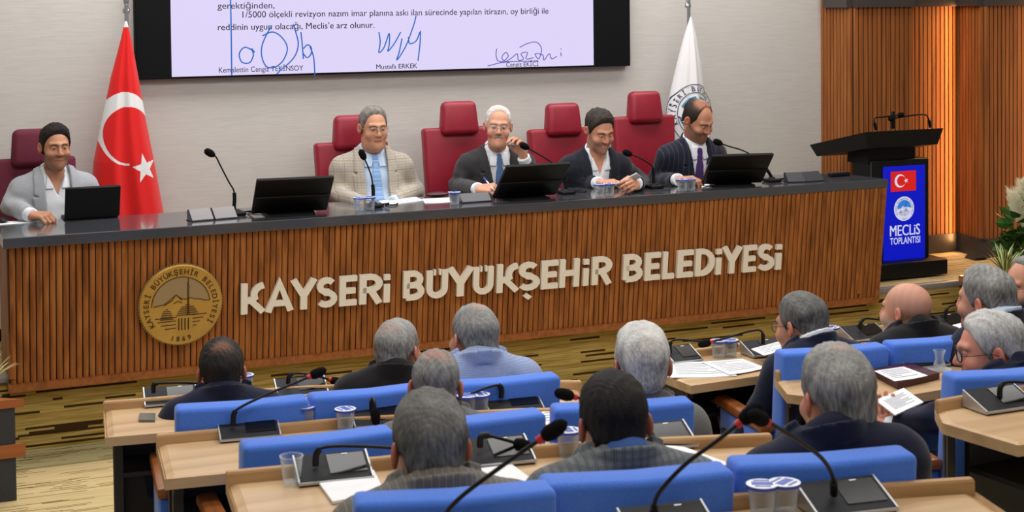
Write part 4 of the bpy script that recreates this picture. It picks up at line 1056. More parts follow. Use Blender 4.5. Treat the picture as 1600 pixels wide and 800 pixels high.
mb = MB(); mb.tube([at_(1596, 430, .1), at_(1592, 345, .1)], .008); mb.build('stem', PLW, bp, True)
pg = thing('pampas_grass', tuple(at_(1602, 424, .14)), 'creamy white pampas plumes rising above the green plants at the right', 'plant')
for k, (p0_, p1_, w_) in enumerate((((1608, 372), (1581, 300), .060), ((1610, 345), (1596, 284), .060))):
    mb = MB(); a, b = at_(*p0_, .12), at_(*p1_, .12); ax = b-a; r = random.Random(k)
    for i in range(700):
        f = r.uniform(0, .95); c0 = a+ax*f; w = w_*math.sin(PI*(.12+.80*f))**.8; th = r.uniform(0, 6.28)
        e = c0+ax*r.uniform(.10, .22)+Vector((math.cos(th)*w, math.sin(th)*w*.8, -.0)); mid = (c0+e)/2+Vector((math.cos(th)*w*.3, math.sin(th)*w*.3, .01)); mb.tube([c0, mid, e], [.0016, .0013, .0005], 0, 3, cap=False)
    mb.build('plume', PAMP, pg, True)
mb = MB()
for p0_, q0_ in (((1604, 372), (1608, 424)), ((1606, 345), (1610, 424))): mb.tube([at_(*p0_, .12), at_(*q0_, .12)], .004)
mb.build('stalk', DRY, pg, True)
# ------------------------------------------------------------------ red chairs behind the counter
def red_chair(hx, Y, ztop, label, mat, rz=0.):
    """hx, ztop: where the middle and the top of the headrest stand"""
    x = on_y(hx, 180, Y).x; t = thing('executive_chair', (x, Y, STAGE), label, 'chair', 'red chairs behind the counter', rz); e = ztop-STAGE-1.186
    T = Matrix.Translation((0, .0, 0)) @ Matrix.Rotation(math.radians(-4), 4, 'X')
    bm = bmesh.new(); bmesh.ops.create_cube(bm, size=1)
    for v in bm.verts:
        wz = .225 if v.co.z > 0 else .205; v.co = Vector((v.co.x*2*wz, v.co.y*.085, .735+e/2+v.co.z*(.60+e)))
    bmesh.ops.bevel(bm, geom=list(bm.edges), offset=.022, segments=3, profile=.5, affect='EDGES'); MB().bm(bm, 0, True, T).build('backrest', mat, t)
    bm = bmesh.new(); bmesh.ops.create_cube(bm, size=1)
    for v in bm.verts: v.co = Vector((v.co.x*(.215 if v.co.z > 0 else .245), v.co.y*(.085 if v.co.z > 0 else .11)-.035, 1.09+e+v.co.z*.205))
    bmesh.ops.bevel(bm, geom=list(bm.edges), offset=.034, segments=4, profile=.5, affect='EDGES'); MB().bm(bm, 0, True, T).build('headrest', mat, t)
    MB().box((0, -.24, .43), (.46, .46, .09), 0, None, .03, 3).build('seat', mat, t)
    for s in (-1, 1):
        mb = MB(); mb.box((s*.265, -.22, .63), (.055, .27, .03), 0, None, .012, 2); mb.tube([(s*.265, -.20, .62), (s*.255, -.20, .44), (s*.17, -.20, .40)], .014); mb.build('armrest', BLACK, t)
    mb = MB(); mb.lathe([(.03, .10), (.03, .40)], (0, -.2, 0), 0, 12)
    for i in range(5):
        a = 2*PI*i/5; mb.tube([(0, -.2, .11), (.27*math.cos(a), -.2+.27*math.sin(a), .06)], [.024, .014]); mb.ell((.27*math.cos(a), -.2+.27*math.sin(a), .03), (.026, .026, .03), 0, 10)
    mb.build('pedestal', BLACK, t); return t
YCH = 8.66
for hx, y0, lab, mat, rz in ((53, 206, 'maroon high-backed chair at the far left end, before the red flag', MAROONF, .05), (553, 184, 'red leather high-backed chair behind the man in the plaid jacket', REDL, .02),
                             (720, 162, 'red leather high-backed chair behind the white-haired smiling man', REDL, -.03), (883, 165, 'red leather high-backed chair behind the man reading his phone', REDL, 0.), (1012, 146, 'red leather high-backed chair furthest right, before the white flag', REDL, .02)):
    red_chair(hx, YCH, on_y(hx, y0, YCH-.1).z, lab, mat, rz)

# ------------------------------------------------------------------ desks of the hall
def offset_line(F, d):
    out = []
    for i, p in enumerate(F):
        a = Vector(F[max(i-1, 0)]); b = Vector(F[min(i+1, len(F)-1)]); t = (b-a).normalized(); out.append((p[0]+t.y*d, p[1]-t.x*d))
    return out
def desk(F, z, floor_, label, depth=.42, N=None, group='curved council desks'):
    N = N or offset_line(F, depth); c = Vector(F[len(F)//2]).lerp(Vector(N[len(N)//2]), .5)
    t = thing('council_desk', (c.x, c.y, floor_), label, 'desk', group)
    MB().prism([tuple(p) for p in N]+[tuple(p) for p in F[::-1]], z-.028, z, bev=.03).build('desktop', DESKW, t, True)
    IN = offset_line(F, .022); MB().prism(IN+F[::-1], z-.028, z+.032, bev=.008).build('back_lip', DESKE, t, True)
    m0, m1 = offset_line(F, .09), offset_line(F, .07)
    def inset(q): q = [Vector(p) for p in q]; q[0] = q[0]+(q[1]-q[0]).normalized()*.05; q[-1] = q[-1]+(q[-2]-q[-1]).normalized()*.05; return [tuple(p) for p in q]
    m0, m1 = inset(m0), inset(m1); MB().prism(m0+m1[::-1], floor_+.22, z-.028).build('modesty_panel', LEGM, t, True)
    k0, k1 = inset(offset_line(F, .30)), inset(offset_line(F, .09)); MB().prism(k0+k1[::-1], z-.17, z-.155).build('shelf', LEGM, t, True)
    for i in (0, len(F)-1):
        e = (Vector(F[1])-Vector(F[0])).normalized() if i == 0 else (Vector(F[-2])-Vector(F[-1])).normalized(); a = Vector(F[i])+e*.045; b = Vector(N[i])+e*.045; mb = MB(); d = (b-a).normalized()
        T = frame((a.x, a.y, 0), (e.x, e.y, 0), (d.x, d.y, 0), (0, 0, 1)); L = (b-a).length
        mb.box((0, .10, (floor_+z-.028)/2), (.03, .045, z-.028-floor_), 0, T); mb.box((0, L-.12, (floor_+z-.028)/2), (.03, .045, z-.028-floor_), 0, T)
        mb.box((0, L/2, z-.05), (.028, L-.14, .04), 0, T); mb.box((0, L/2, floor_+.03), (.028, L-.10, .03), 0, T); mb.build('leg_frame', LEGM, t, True)
    return t
Z1, Z2, Z3, Z4 = .70, .79, .95, 1.05
desk([(.81, 5.72), (1.5, 5.63), (2.05, 5.48), (2.52, 5.24)], Z1, 0., 'light oak desk nearest the counter in the left block of seats', .40)
desk([(.85, 4.87), (1.45, 4.80), (2.0, 4.66), (2.55, 4.44)], Z2, .09, 'light oak desk second from the counter in the left block', .40)
desk([(.85, 3.87), (1.4, 3.80), (1.9, 3.69), (2.29, 3.57)], Z3, .25, 'light oak desk third from the counter in the left block, before the pinstriped man', .42)
desk([(.95, 3.02), (1.4, 2.96), (1.9, 2.87), (2.31, 2.77)], Z4, .35, 'light oak desk at the very front of the picture, bottom edge', .42)
desk([(2.88, 5.50), (3.5, 5.54), (4.1, 5.56), (5.3, 5.60)], Z1, 0., 'light oak desk nearest the counter in the right block, with open papers at its end', .42)
desk([(3.06, 4.74), (3.5, 4.76), (4.0, 4.78), (5.0, 4.80)], Z2, .09, 'light oak desk second from the counter in the right block, carrying the maroon folder', .42, [(2.97, 4.52), (3.14, 4.31), (3.5, 4.34), (4.0, 4.36), (5.0, 4.38)])
desk([(2.92, 3.66), (3.15, 3.68), (3.6, 3.70), (4.4, 3.74)], Z3, .25, 'light oak desk at the right edge beside the man with dark-rimmed glasses', .42, [(2.84, 3.53), (2.88, 3.26), (3.3, 3.24), (4.4, 3.28)])

# ------------------------------------------------------------------ blue chairs
def make_blue():
    t = thing('council_chair', (0, 0, 0), 'x', 'chair')
    bm = bmesh.new(); bmesh.ops.create_cube(bm, size=1)           # rear face at y = 0, the sitter's side at y = .095 (front is +Y)
    bmesh.ops.subdivide_edges(bm, edges=[e for e in bm.edges if abs(e.verts[0].co.x-e.verts[1].co.x) > .5], cuts=1)
    for v in bm.verts: v.co = Vector((v.co.x*.425, .05+v.co.y*.10+(.06-.12*(v.co.z+.5))*.5, .58+v.co.z*.62-(.006 if abs(v.co.x) < .1 and v.co.z > 0 else 0)))
    bmesh.ops.bevel(bm, geom=[e for e in bm.edges if e.calc_length() > .05 and not all(abs(v.co.x) < .01 for v in e.verts)], offset=.017, segments=3, profile=.5, affect='EDGES')
    MB().bm(bm, 0, True).build('backrest', BLUEF, t)
    MB().box((0, .30, .33), (.42, .42, .10), 0, None, .03, 3).build('seat', BLUEF, t)
    for s in (-1, 1):
        a = MB().box((s*.240, .26, .42), (.045, .40, .32), 0, None, .01, 2).build('side_panel', BLUEF, t); MB().box((s*.242, .27, .60), (.062, .44, .038), 0, None, .012, 2).build('armrest', ARMW, t)
    mb = MB(); mb.lathe([(.16, 0), (.16, .012), (.04, .03), (.032, .29)], (0, .30, 0), 0, 20); mb.build('pedestal', LEGM, t); return t
proto_blue = None
def blue_chair(l, r, floor_, label, ztop=.89):
    global proto_blue
    a, b = on_z(l[0], l[1], floor_+ztop), on_z(r[0], r[1], floor_+ztop); d = b-a; rz = math.atan2(d.y, d.x); e = d.normalized()
    if d.length > .40: c = (a+b)/2
    else: c = a+e*.2125
    n = Vector((-e.y, e.x, 0)); c = c+n*.03; loc = (c.x, c.y, floor_)
    if proto_blue is None:
        proto_blue = make_blue(); o = proto_blue; o.location = loc; o.rotation_euler = (0, 0, rz); o['label'] = label; o['group'] = 'blue council chairs'
        WM[o] = Matrix.Translation(loc) @ Matrix.Rotation(rz, 4, 'Z'); return o
    return copy_tree(proto_blue, loc, rz, label, 'blue council chairs')
blue_chair((275, 641), (470, 625), 0, 'blue chair of the dark-haired man in navy, nearest the round gold seal')
blue_chair((488, 622), (672, 604), 0, 'blue chair of the man in the black jacket in the front row')
blue_chair((692, 603), (875, 588), 0, 'blue chair of the man in the pale blue jacket')
blue_chair((383, 699), (618, 674), .09, 'empty blue chair in the second row, left of the pinstriped man')
blue_chair((627, 668), (860, 646), .09, 'blue chair of the balding grey man behind the pinstriped man')
blue_chair((862, 641), (1093, 628), .09, 'blue chair of the white-haired man, beyond the dark-haired man in checked grey')
blue_chair((555, 788), (848, 768), .25, 'blue chair cut by the bottom edge, behind the pinstriped grey jacket')
blue_chair((862, 758), (1143, 737), .25, 'blue chair in the foreground, behind the checked grey jacket')
blue_chair((1160, 728), (1430, 711), .25, 'blue chair in the foreground, behind the broad navy jacket')
blue_chair((1230, 553), (1388, 541), 0, 'blue chair of the man in navy with a white shirt collar')
blue_chair((1390, 539), (1560, 524), 0, 'blue chair of the bald bearded man')
blue_chair((1563, 522), (1720, 518), 0, 'blue chair of the man with swept-back grey hair at the right edge')
blue_chair((1492, 590), (1692, 576), .13, 'blue chair of the man with dark-rimmed glasses, right edge', .89)

# ------------------------------------------------------------------ things on the counter
def mon(l, r, bl, depth_back, label, name='desktop_monitor', cat='monitor', H=.27, tilt=38, base=True, yc=None, grp='monitors on the counter'):
    """l, r = pixels of the lower corners of the panel"""
    a, b = on_z(l[0], l[1], ZC+.008), on_z(r[0], r[1], ZC+.008); d = b-a; e = d.normalized(); w = d.length; c = (a+b)/2
    t = thing(name, (c.x, c.y, ZC), label, cat, grp, math.atan2(d.y, d.x)); tl = math.radians(tilt)
    T = Matrix.Translation((0, 0, .009)) @ Matrix.Rotation(tl, 4, 'X')       # leans towards the hall as it rises
    mb = MB(); mb.box((0, .010, H/2), (w, .020, H), 0, T, .004, 1)
    if base: mb.box((0, -.002, H*.30), (w*.98, .012, H*.44), 0, T, .005, 2)
    sh = mb.build('back_shell', BLACK, t)
    MB().box((0, .0215, H/2), (w*.96, .003, H*.93), 0, T).build('screen', GLOSSB, t)
    if base:
        mb = MB(); mb.prism([(-w*.30, -.10), (w*.30, -.10), (w*.34, .10), (-w*.34, .10)], .0005, .012); mb.tube([(0, .02, .01), (0, -.03, .09)], .016); mb.build('stand', BLACK, t)
    else: MB().box((0, .13, .007), (w*.98, .22, .013), 0, None, .004, 1).build('keyboard_deck', BLACK, t)
    return t
mon((393, 335), (511, 329), None, 0, 'black monitor seen from behind, at the vacant place left of the plaid-jacketed man', H=.29, tilt=48)
mon((770, 311), (868, 305), None, 0, 'black monitor seen from behind, before the smiling white-haired man', H=.29, tilt=48)
mon((1096, 289), (1190, 286), None, 0, 'black monitor seen from behind, before the man in the navy pinstripe suit', H=.29, tilt=50)
mon((101, 343), (187, 337.5), None, 0, 'open black laptop seen from behind, before the man in light grey at far left', 'laptop', 'laptop', .172, 20, False, grp=None)
def wedge(l, r, z, label, mat, H=.055, name='voting_panel', grp=None):
    a, b = on_z(l[0], l[1], ZC), on_z(r[0], r[1], ZC); d = b-a; w = d.length; c = (a+b)/2
    t = thing(name, (c.x, c.y, ZC), label, 'panel', grp, math.atan2(d.y, d.x))
    mb = MB(); vs = [(sx_*w/2, y, zz) for sx_ in (-1, 1) for y, zz in ((0, .001), (.075, .001), (.075, H), (.05, H+.003), (0, .008))]
    mb.add(vs, [(0, 4, 3, 2, 1), (5, 6, 7, 8, 9)]+[(i, (i+1) % 5, 5+(i+1) % 5, 5+i)[::-1] for i in range(5)]); mb.build('housing', mat, t)
    MB().box((0, .04, .0015), (w*1.04, .085, .003)).build('foot_plate', BLACK, t)
    return t
wedge((301, 347), (334, 344), 0, 'left of two grey sloping panels beside the lone microphone on the counter', GREYP, grp='sloping panels on the counter')
wedge((337, 344), (371, 341), 0, 'right of two grey sloping panels beside the lone microphone on the counter', GREYP, grp='sloping panels on the counter')
wedge((1232, 286), (1259, 285), 0, 'left of two dark sloping panels at the right end of the counter', SLATEP, grp='sloping panels on the counter')
wedge((1260, 285), (1287, 283), 0, 'right of two dark sloping panels at the right end of the counter', SLATEP, grp='sloping panels on the counter')
wedge((723, 318), (768, 315), 0, 'dark slate device with a pale front edge beside the cup, left of the middle monitor', SLATEP, .045, 'desk_terminal')
p = on_z(1311, 275.5, ZC); rem = thing('remote_control', tuple(p), 'black remote control lying near the right end of the counter', 'remote control', None, .05)
MB().box((0, 0, .013), (.150, .045, .024), 0, None, .009, 2).build('casing', BLACK, rem); mb = MB()
for i in range(9): mb.box((-.06+i*.015, -.006, .0255), (.008, .008, .003), 0); mb.box((-.06+i*.015, .010, .0255), (.008, .008, .003), 0)
mb.build('buttons', GREYP, rem)
def stage_mic(base, pts, label, holder=True, cable=True):
    """thin gooseneck on the counter: base pixel on the top, then the path in pixels"""
    b = on_z(base[0], base[1], ZC); t = thing('gooseneck_microphone', (b.x, b.y, ZC), label, 'microphone', 'counter microphones')
    mb = MB(); mb.box((b.x, b.y, ZC+.010), (.085, .10, .018), 0, None, .007, 2); mb.lathe([(.024, .018), (.016, .03)], (b.x, b.y, ZC), 0, 14); mb.build('base', BLACK, t, True)
    path = smooth_path([Vector((b.x, b.y, ZC+.02))]+[on_y(x, y, b.y) for x, y in pts], 6); mb = MB(); mb.tube(path, .0042, 0, 8)
    L = 0; i = 0
    while i < len(path)-1 and L < .10: L += (path[i+1]-path[i]).length; i += 1
    if holder: mb.tube(path[:i+1], .010, 0, 10)
    mb.build('gooseneck', BLACK, t, True)
    e = path[-1]; dr = (path[-1]-path[-4]).normalized(); mb = MB(); mb.tube([e-dr*.01, e, e+dr*.012, e+dr*.034, e+dr*.046, e+dr*.052], [.008, .015, .019, .019, .014, .004], 0, 12); mb.build('windscreen', FOAM, t, True)
    if cable:
        mb = MB(); mb.tube(smooth_path([Vector((b.x+.03, b.y+.02, ZC+.012)), Vector((b.x+.08, b.y-.03, ZC+.02)), Vector((b.x+.07, b.y+.05, ZC+.006)), Vector((b.x+.12, b.y+.0, ZC+.006)), Vector((b.x+.16, b.y+.06, ZC+.006))], 6), .004, 0, 6); mb.build('cable', BLACK, t, True)
    return t
stage_mic((370, 336), [(366, 326), (366.5, 310), (365, 297), (358, 285), (345, 260), (338, 246), (333, 242)], 'lone gooseneck microphone beside the grey panels at the vacant place')
stage_mic((583, 324), [(583, 312), (583, 295), (580, 275), (574, 258), (569, 247)], 'gooseneck microphone before the man in the plaid jacket')
stage_mic((884, 303), [(884, 293), (884, 280), (880, 270), (868, 258), (845, 243), (824, 231)], 'gooseneck microphone leaning to the smiling white-haired man')
stage_mic((1022, 294), [(1021, 284), (1021, 268), (1019, 260), (1012, 254), (998, 246), (985, 241)], 'gooseneck microphone before the man reading his phone')
stage_mic((1206, 284), [(1204, 274), (1196, 262), (1180, 246), (1160, 235), (1140, 229), (1126, 224)], 'gooseneck microphone beyond the monitor of the man in pinstripes')
# cups of water
def make_cup():
    t = thing('water_cup', (0, 0, 0), 'x', 'cup'); mb = MB()
    mb.lathe([(.0245, .001), (.026, .012), (.030, .062), (.0335, .066), (.0335, .069), (.0315, .069), (.0285, .062), (.0245, .012), (.0, .003)], (0, 0, 0), 0, 24); mb.build('cup_wall', CUPC, t)
    MB().lathe([(.0, .0035), (.0238, .0035), (.0278, .052), (0, .052)], (0, 0, 0), 0, 24).build('water', WATER, t)
    mb = MB(); mb.lathe([(.0345, .0692), (.0348, .0705), (.0, .0712)], (0, 0, 0), 0, 24); mb.lathe([(.0349, .063), (.0349, .0696)], (0, 0, 0), 1, 24)
    mb.box((0, 0, .0712), (.046, .020, .001), 1)
    for i in (-1, 1): mb.box((0, i*.020, .0711), (.034, .006, .001), 1)
    mb.build('foil_lid', [LIDM, LIDB], t); return t
CUP = None
def cup(px, py, z, label, rz=0., s=1., grp='sealed water cups'):
    global CUP
    q = on_z(px, py, z)
    if CUP is None: CUP = make_cup(); o = CUP; o.location = q; o.rotation_euler = (0, 0, rz); o['label'] = label; o['group'] = grp; WM[o] = Matrix.Translation(q)
    else: o = copy_tree(CUP, q, rz, label, grp)
    o.scale = (s, s, s); return o
for a in ((562, 329, ZC, 'left of two water cups before the plaid-jacketed man, on the counter'), (577.5, 328, ZC, 'right of two water cups before the plaid-jacketed man, beside the microphone stem'), (710, 320, ZC, 'single water cup on the counter before the smiling man'),
          (937, 307, ZC, 'left of two water cups before the man reading his phone'), (952, 306, ZC, 'right of two water cups before the man reading his phone'), (1066, 299, ZC, 'left of two water cups before the man in pinstripes'), (1079, 298, ZC, 'right of two water cups before the man in pinstripes'),
          (477, 668, Z2, 'sealed water cup standing right of the second-row microphone unit at left'), (540, 672, Z2, 'sealed water cup on the second-row desk, left of the unit with the upright microphone'), (383, 614, Z1, 'water cup beside the ear of the dark-haired man in navy'),
          (730, 650, Z2, 'left of two water cups beside the balding grey head'), (750, 648, Z2, 'right of two water cups beside the balding grey head'), (888, 712, Z3, 'water cup left of the dark-haired man in checked grey'),
          (1123, 558, Z1, 'left of two water cups behind the open papers on the right front desk'), (1141, 557, Z1, 'right of two water cups behind the open papers on the right front desk'), (1299, 536, Z1, 'water cup beside the man in navy with the white collar'),
          (1366, 575, Z2, 'leftmost of three lidded cups behind the maroon folder'), (1383, 573, Z2, 'middle of three lidded cups behind the maroon folder'), (1400, 571, Z2, 'rightmost of three lidded cups behind the maroon folder'), (1191, 806, Z4, 'left of two large water cups at the bottom edge'), (1226, 803, Z4, 'right of two large water cups at the bottom edge')):
    cup(*a, rz=(a[0]*.37) % 6)
q = on_z(456, 757, Z3); t = thing('plastic_tumbler', tuple(q), 'empty clear plastic tumbler beside the third-row microphone unit', 'cup')
MB().lathe([(.021, .001), (.022, .008), (.029, .072), (.0305, .072), (.0305, .0745), (.028, .0745), (.0275, .070), (.021, .010), (0, .003)], (0, 0, 0), 0, 24).build('cup_wall', CUPC, t)
q = on_z(1468, 579, Z2); t = thing('tea_glass', tuple(q), 'waisted tea glass on a saucer beside the man with dark-rimmed glasses', 'glass')
MB().lathe([(.016, .006), (.021, .012), (.022, .025), (.015, .042), (.0165, .058), (.023, .076), (.0215, .076), (.015, .058), (.0135, .042), (.020, .025), (0, .010)], (0, 0, 0), 0, 24).build('glass_wall', CUPC, t)
MB().lathe([(.022, 0), (.045, .006), (.043, .008), (.0, .003)], (0, 0, 0), 0, 24).build('saucer', CUPC, t)

# ------------------------------------------------------------------ microphone units on the desks
def unit(c, z, path, label, w=.185, rz=-.12, head=True, base=None, ring=True):
    """c = pixel of the middle of the unit; path = gooseneck pixels"""
    q = on_z(c[0], c[1], z); s_ = FPX/((q-Vector(_O)).dot(Vector(_F))); q = on_z(c[0], c[1]+16*s_/510, z); q += Vector((-math.sin(rz), math.cos(rz), 0))*.0525; t = thing('microphone_unit', (q.x, q.y, z), label, 'microphone', 'desk microphone units', rz)
    D = .105; hn, hf = .012, .052; vs = []
    for x in (-w/2, w/2): vs += [(x, -D/2, .001), (x, D/2, .001), (x, D/2, hf), (x, -D/2, hn)]
    mb = MB(); mb.add(vs, [(3, 2, 1, 0), (4, 5, 6, 7), (0, 1, 5, 4), (1, 2, 6, 5), (2, 3, 7, 6), (3, 0, 4, 7)]); mb.build('housing', M('unit charcoal', (34, 35, 39), .6, spec=.2), t)
    sl = math.atan2(hf-hn, D); mb = MB()
    for s in (-1, 1): mb.add([(s*(w/2+.004*k), y, zz+.0022) for k in (0, 1) for y, zz in ((-D/2-.002, .002), (D/2, .002), (D/2, hf), (-D/2-.002, hn))], [(0, 1, 2, 3), (7, 6, 5, 4), (0, 3, 7, 4), (3, 2, 6, 7), (2, 1, 5, 6), (1, 0, 4, 5)])
    mb.box((0, -D/2-.002, hn/2+.003), (w+.008, .004, hn*.55)); mb.build('silver_edge', SILVER, t)
    T = Matrix.Translation((0, 0, (hf+hn)/2)) @ Matrix.Rotation(sl, 4, 'X')
    sc = MB().box((w*.20, .008, .0012), (w*.52, D*.74, .002), 0, T).build('screen', GLOSSB, t); MB().box((w*.20, .044, .0026), (.016, .003, .001), 0, T).build('white_mark', LIDM, sc)
    if path:
        yq = q.y; p3 = [Vector(on_y(x, y, yq+(dy[0] if dy else 0))) for x, y, *dy in path]
        bs = base or None; st = p3[0]; loc = t; pth = smooth_path(p3, 6); mb = MB(); mb.tube(pth, .0045, 0, 8)
        L = 0; i = 0
        while i < len(pth)-1 and L < .045: L += (pth[i+1]-pth[i]).length; i += 1
        mb.tube(pth[:max(i, 1)+1], .0085, 0, 10); mb.build('gooseneck', BLACK, t, True)
        if head:
            e = pth[-1]; dr = (pth[-1]-pth[-4]).normalized()
            if ring: MB().tube([e-dr*.016, e-dr*.004], .0085, 0, 12).build('red_ring', REDRING, t, True)
            MB().tube([e-dr*.004, e, e+dr*.012, e+dr*.034, e+dr*.046, e+dr*.052], [.009, .013, .0165, .0155, .011, .003], 0, 12).build('windscreen', FOAM, t, True)
    return t
unit((268, 622), Z1, [(240, 614), (240, 603), (246, 599), (280, 598), (318, 599)], 'microphone unit on the front desk left of the dark-haired man in navy')
unit((392, 674), Z2, [(364, 664), (366, 646), (378, 635), (420, 615), (462, 598), (487, 587)], 'microphone unit whose long stem reaches over the first blue chair back')
unit((474, 608), Z1, [(450, 600), (452, 588), (462, 583), (490, 586), (518, 594)], 'microphone unit on the front desk, left of the man in the black jacket')
unit((600, 654), Z2, [(581, 645), (581, 628), (582.5, 622, -.02), (585, 628, -.05), (586, 640, -.06)], 'microphone unit with its microphone bent down, left of the pinstriped man', ring=False)
unit((526, 738), Z3, [(493, 728), (495, 708), (510, 698), (560, 697), (620, 700)], 'microphone unit beside the empty tumbler on the third-row desk', ring=False)
unit((808, 632), Z2, [(783, 622), (784, 608), (778, 602), (760, 606), (735, 616), (715, 627)], 'microphone unit beyond the pinstriped man, between cups and white papers', ring=False)
unit((783, 712), Z3, [(750, 699), (751, 684), (760, 680), (785, 686), (806, 692)], 'microphone unit on the third-row desk right of the pinstriped man', ring=False)
unit((1040, 688), Z3, [(1000, 676), (985, 655), (960, 640), (920, 626), (893, 619)], 'microphone unit behind the dark-haired man, its stem crossing his head')
unit((1075, 556), Z1, [(1047, 552), (1047, 538), (1056, 531), (1090, 533), (1136, 538)], 'microphone unit on the right front desk beyond the white-haired head', w=.13, rz=0)
unit((1206, 546), Z1, [(1192, 538), (1192, 523), (1186, 516), (1165, 519), (1135, 528), (1108, 535)], 'microphone unit under the slanted page left of the man in navy', w=.17, rz=0)
unit((1362, 522), Z1, [(1344, 514), (1345, 504), (1352, 498), (1370, 499), (1390, 502)], 'microphone unit left of the bald man on the right front desk', rz=0, ring=False)
unit((1494, 505), Z1, [(1477, 498), (1479, 484), (1487, 478), (1505, 475), (1524, 472)], 'microphone unit right of the bald man on the right front desk', rz=0, ring=False)
unit((1452, 564), Z2, [(1430, 556), (1431, 544), (1438, 538), (1465, 541), (1500, 551)], 'microphone unit behind the tea glass', rz=0, ring=False)
unit((1582, 628), Z3, [(1562, 621), (1563, 606), (1570, 598), (1590, 597), (1620, 600)], 'microphone unit at the right edge on the desk beside the dark-rimmed glasses man', rz=0, ring=False)
unit((1276, 576), Z2, [], 'microphone unit half hidden by the broad grey-haired head in navy', rz=0)
unit((1605, 550), Z2, [(1585, 545), (1588, 515), (1596, 512), (1612, 510)], 'microphone unit cut by the right edge, above the dark-rimmed glasses man', rz=0)
unit((1341, 786), Z4, [(1303, 772), (1301, 745, -.05), (1285, 717, -.10), (1250, 690, -.14), (1215, 668, -.18), (1194, 657, -.2)], 'large blurred microphone unit in the foreground, stem leaning left over the navy jacket')
unit((1060, 828), Z4, [(1021, 815), (1024, 782, -.05), (1040, 757, -.10), (1075, 722, -.14), (1120, 689, -.18), (1160, 657, -.2)], 'foreground microphone rising from below the frame, leaning right beside the checked grey jacket')
unit((730, 860), Z4, [(690, 845), (695, 806, -.05), (722, 775, -.1), (775, 735, -.14), (820, 703, -.18), (851, 682, -.2)], 'foreground microphone rising from below the frame over the pinstriped shoulder')

# ------------------------------------------------------------------ papers, folder, phone
def sheet(cor, z, label, name='paper_sheet', cat='paper', n=1, lift=0., mat=None, lines=0, th=.0012, grp='papers on the desks', bend=.0):
    P = [on_z(x, y, z+.002) for x, y in cor]; c = sum(P, Vector())/4; t = thing(name, (c.x, c.y, z), label, cat, grp); K = 8
    def pt(u, v, h): p = P[0].lerp(P[1], u).lerp(P[3].lerp(P[2], u), v); return Vector((p.x, p.y, z+.0008+h+bend*math.sin(PI*u)*math.sin(PI*(.3+.7*v))+bend*.4*math.sin(5*u+2)))
    T_ = th*n; mb = MB(); vs = [pt(i/K, j/K, hh) for hh in (0, T_) for j in range(K+1) for i in range(K+1)]; o = (K+1)**2; fs = []
    for j in range(K):
        for i in range(K): a = j*(K+1)+i; fs += [(a, a+K+1, a+K+2, a+1), (o+a, o+a+1, o+a+K+2, o+a+K+1)]
    for i in range(K):
        for a, b in ((i, i+1), ((K)*(K+1)+i+1, K*(K+1)+i), ((i+1)*(K+1), i*(K+1)), (i*(K+1)+K, (i+1)*(K+1)+K)): fs.append((a, b, o+b, o+a))
    mb.add(vs, fs, 0, True); pg_ = mb.build('sheet', mat or PAPER, t, True)
    if lines:
        mb = MB(); r = random.Random(int(cor[0][0]))
        for k in range(lines):
            v = .14+.74*k/lines; u1 = .86 if r.random() < .7 else r.uniform(.4, .8); M_ = 8
            for s in range(M_):
                ua, ub = .12+(u1-.12)*s/M_, .12+(u1-.12)*(s+1)/M_; mb.add([pt(ua, v, T_+.0006), pt(ub, v, T_+.0006), pt(ub, v+.25/lines, T_+.0006), pt(ua, v+.25/lines, T_+.0006)], [(3, 2, 1, 0)])
        mb.build('print', INK, pg_, True)
    return t
sheet([(1042, 568), (1104, 566), (1152, 588), (1048, 591)], Z1, 'open white papers on the right front desk, left page', lines=7, bend=.004, n=3)
sheet([(1096, 566), (1160, 561), (1197, 575), (1140, 586)], Z1+.006, 'open white papers on the right front desk, right page', lines=7, bend=.004)
sheet([(1174, 546), (1222, 533), (1233, 545), (1194, 556)], Z1+.045, 'slanted printed page lying over the microphone unit left of the man in navy', lines=5, bend=.003, n=2)
sheet([(494, 752), (584, 738), (600, 770), (520, 788)], Z3, 'stack of white papers half under the pinstriped jacket', n=6, bend=.003)
sheet([(740, 737), (800, 728), (846, 762), (780, 776)], Z3, 'white pages on the third-row desk right of the pinstriped man', n=3, bend=.008)
sheet([(1004, 692), (1030, 688), (1140, 728), (1085, 734)], Z3, 'long white papers right of the dark-haired man in checked grey', n=4, bend=.014)
sheet([(782, 648), (836, 638), (858, 651), (800, 662)], Z2, 'white papers on the second-row desk beside the bent microphone', n=4, bend=.010)
sheet([(846, 643), (866, 641), (880, 660), (852, 664)], Z2+.02, 'printed leaflet in the gap between two blue chairs', lines=4, bend=.002, name='leaflet', cat='leaflet', grp=None)
sheet([(465, 622), (482, 620), (488, 640), (468, 644)], Z1+.0, 'white paper strip showing between the first two blue chairs', bend=.002)
sheet([(1362, 586), (1420, 576), (1468, 592), (1402, 608)], Z2, 'maroon leather folder on the second right desk', 'leather_folder', 'folder', 8, 0, LEATHER, grp=None, th=.003)
sheet([(1366, 580), (1412, 573), (1450, 587), (1398, 596)], Z2+.026, 'white page lying on the maroon leather folder', lines=6, bend=.003)
sheet([(1356, 531), (1388, 524), (1400, 530), (1368, 538)], Z1, 'small white paper beside the bald man', bend=.002)
sheet([(1488, 508), (1506, 504), (1516, 511), (1498, 516)], Z1+.02, 'small white paper by the microphone unit right of the bald man', bend=.002)
sheet([(592, 315), (650, 309), (662, 314), (600, 321)], ZC, 'white document before the man in the plaid jacket', n=4, lines=3, bend=.003)
sheet([(660, 311), (702, 309), (706, 316), (664, 318)], ZC, 'white paper on the counter beside the single water cup', n=2, bend=.002)
sheet([(-8, 347), (52, 344), (58, 347.5), (-8, 352)], ZC, 'white paper under the hand of the man in light grey', n=2)
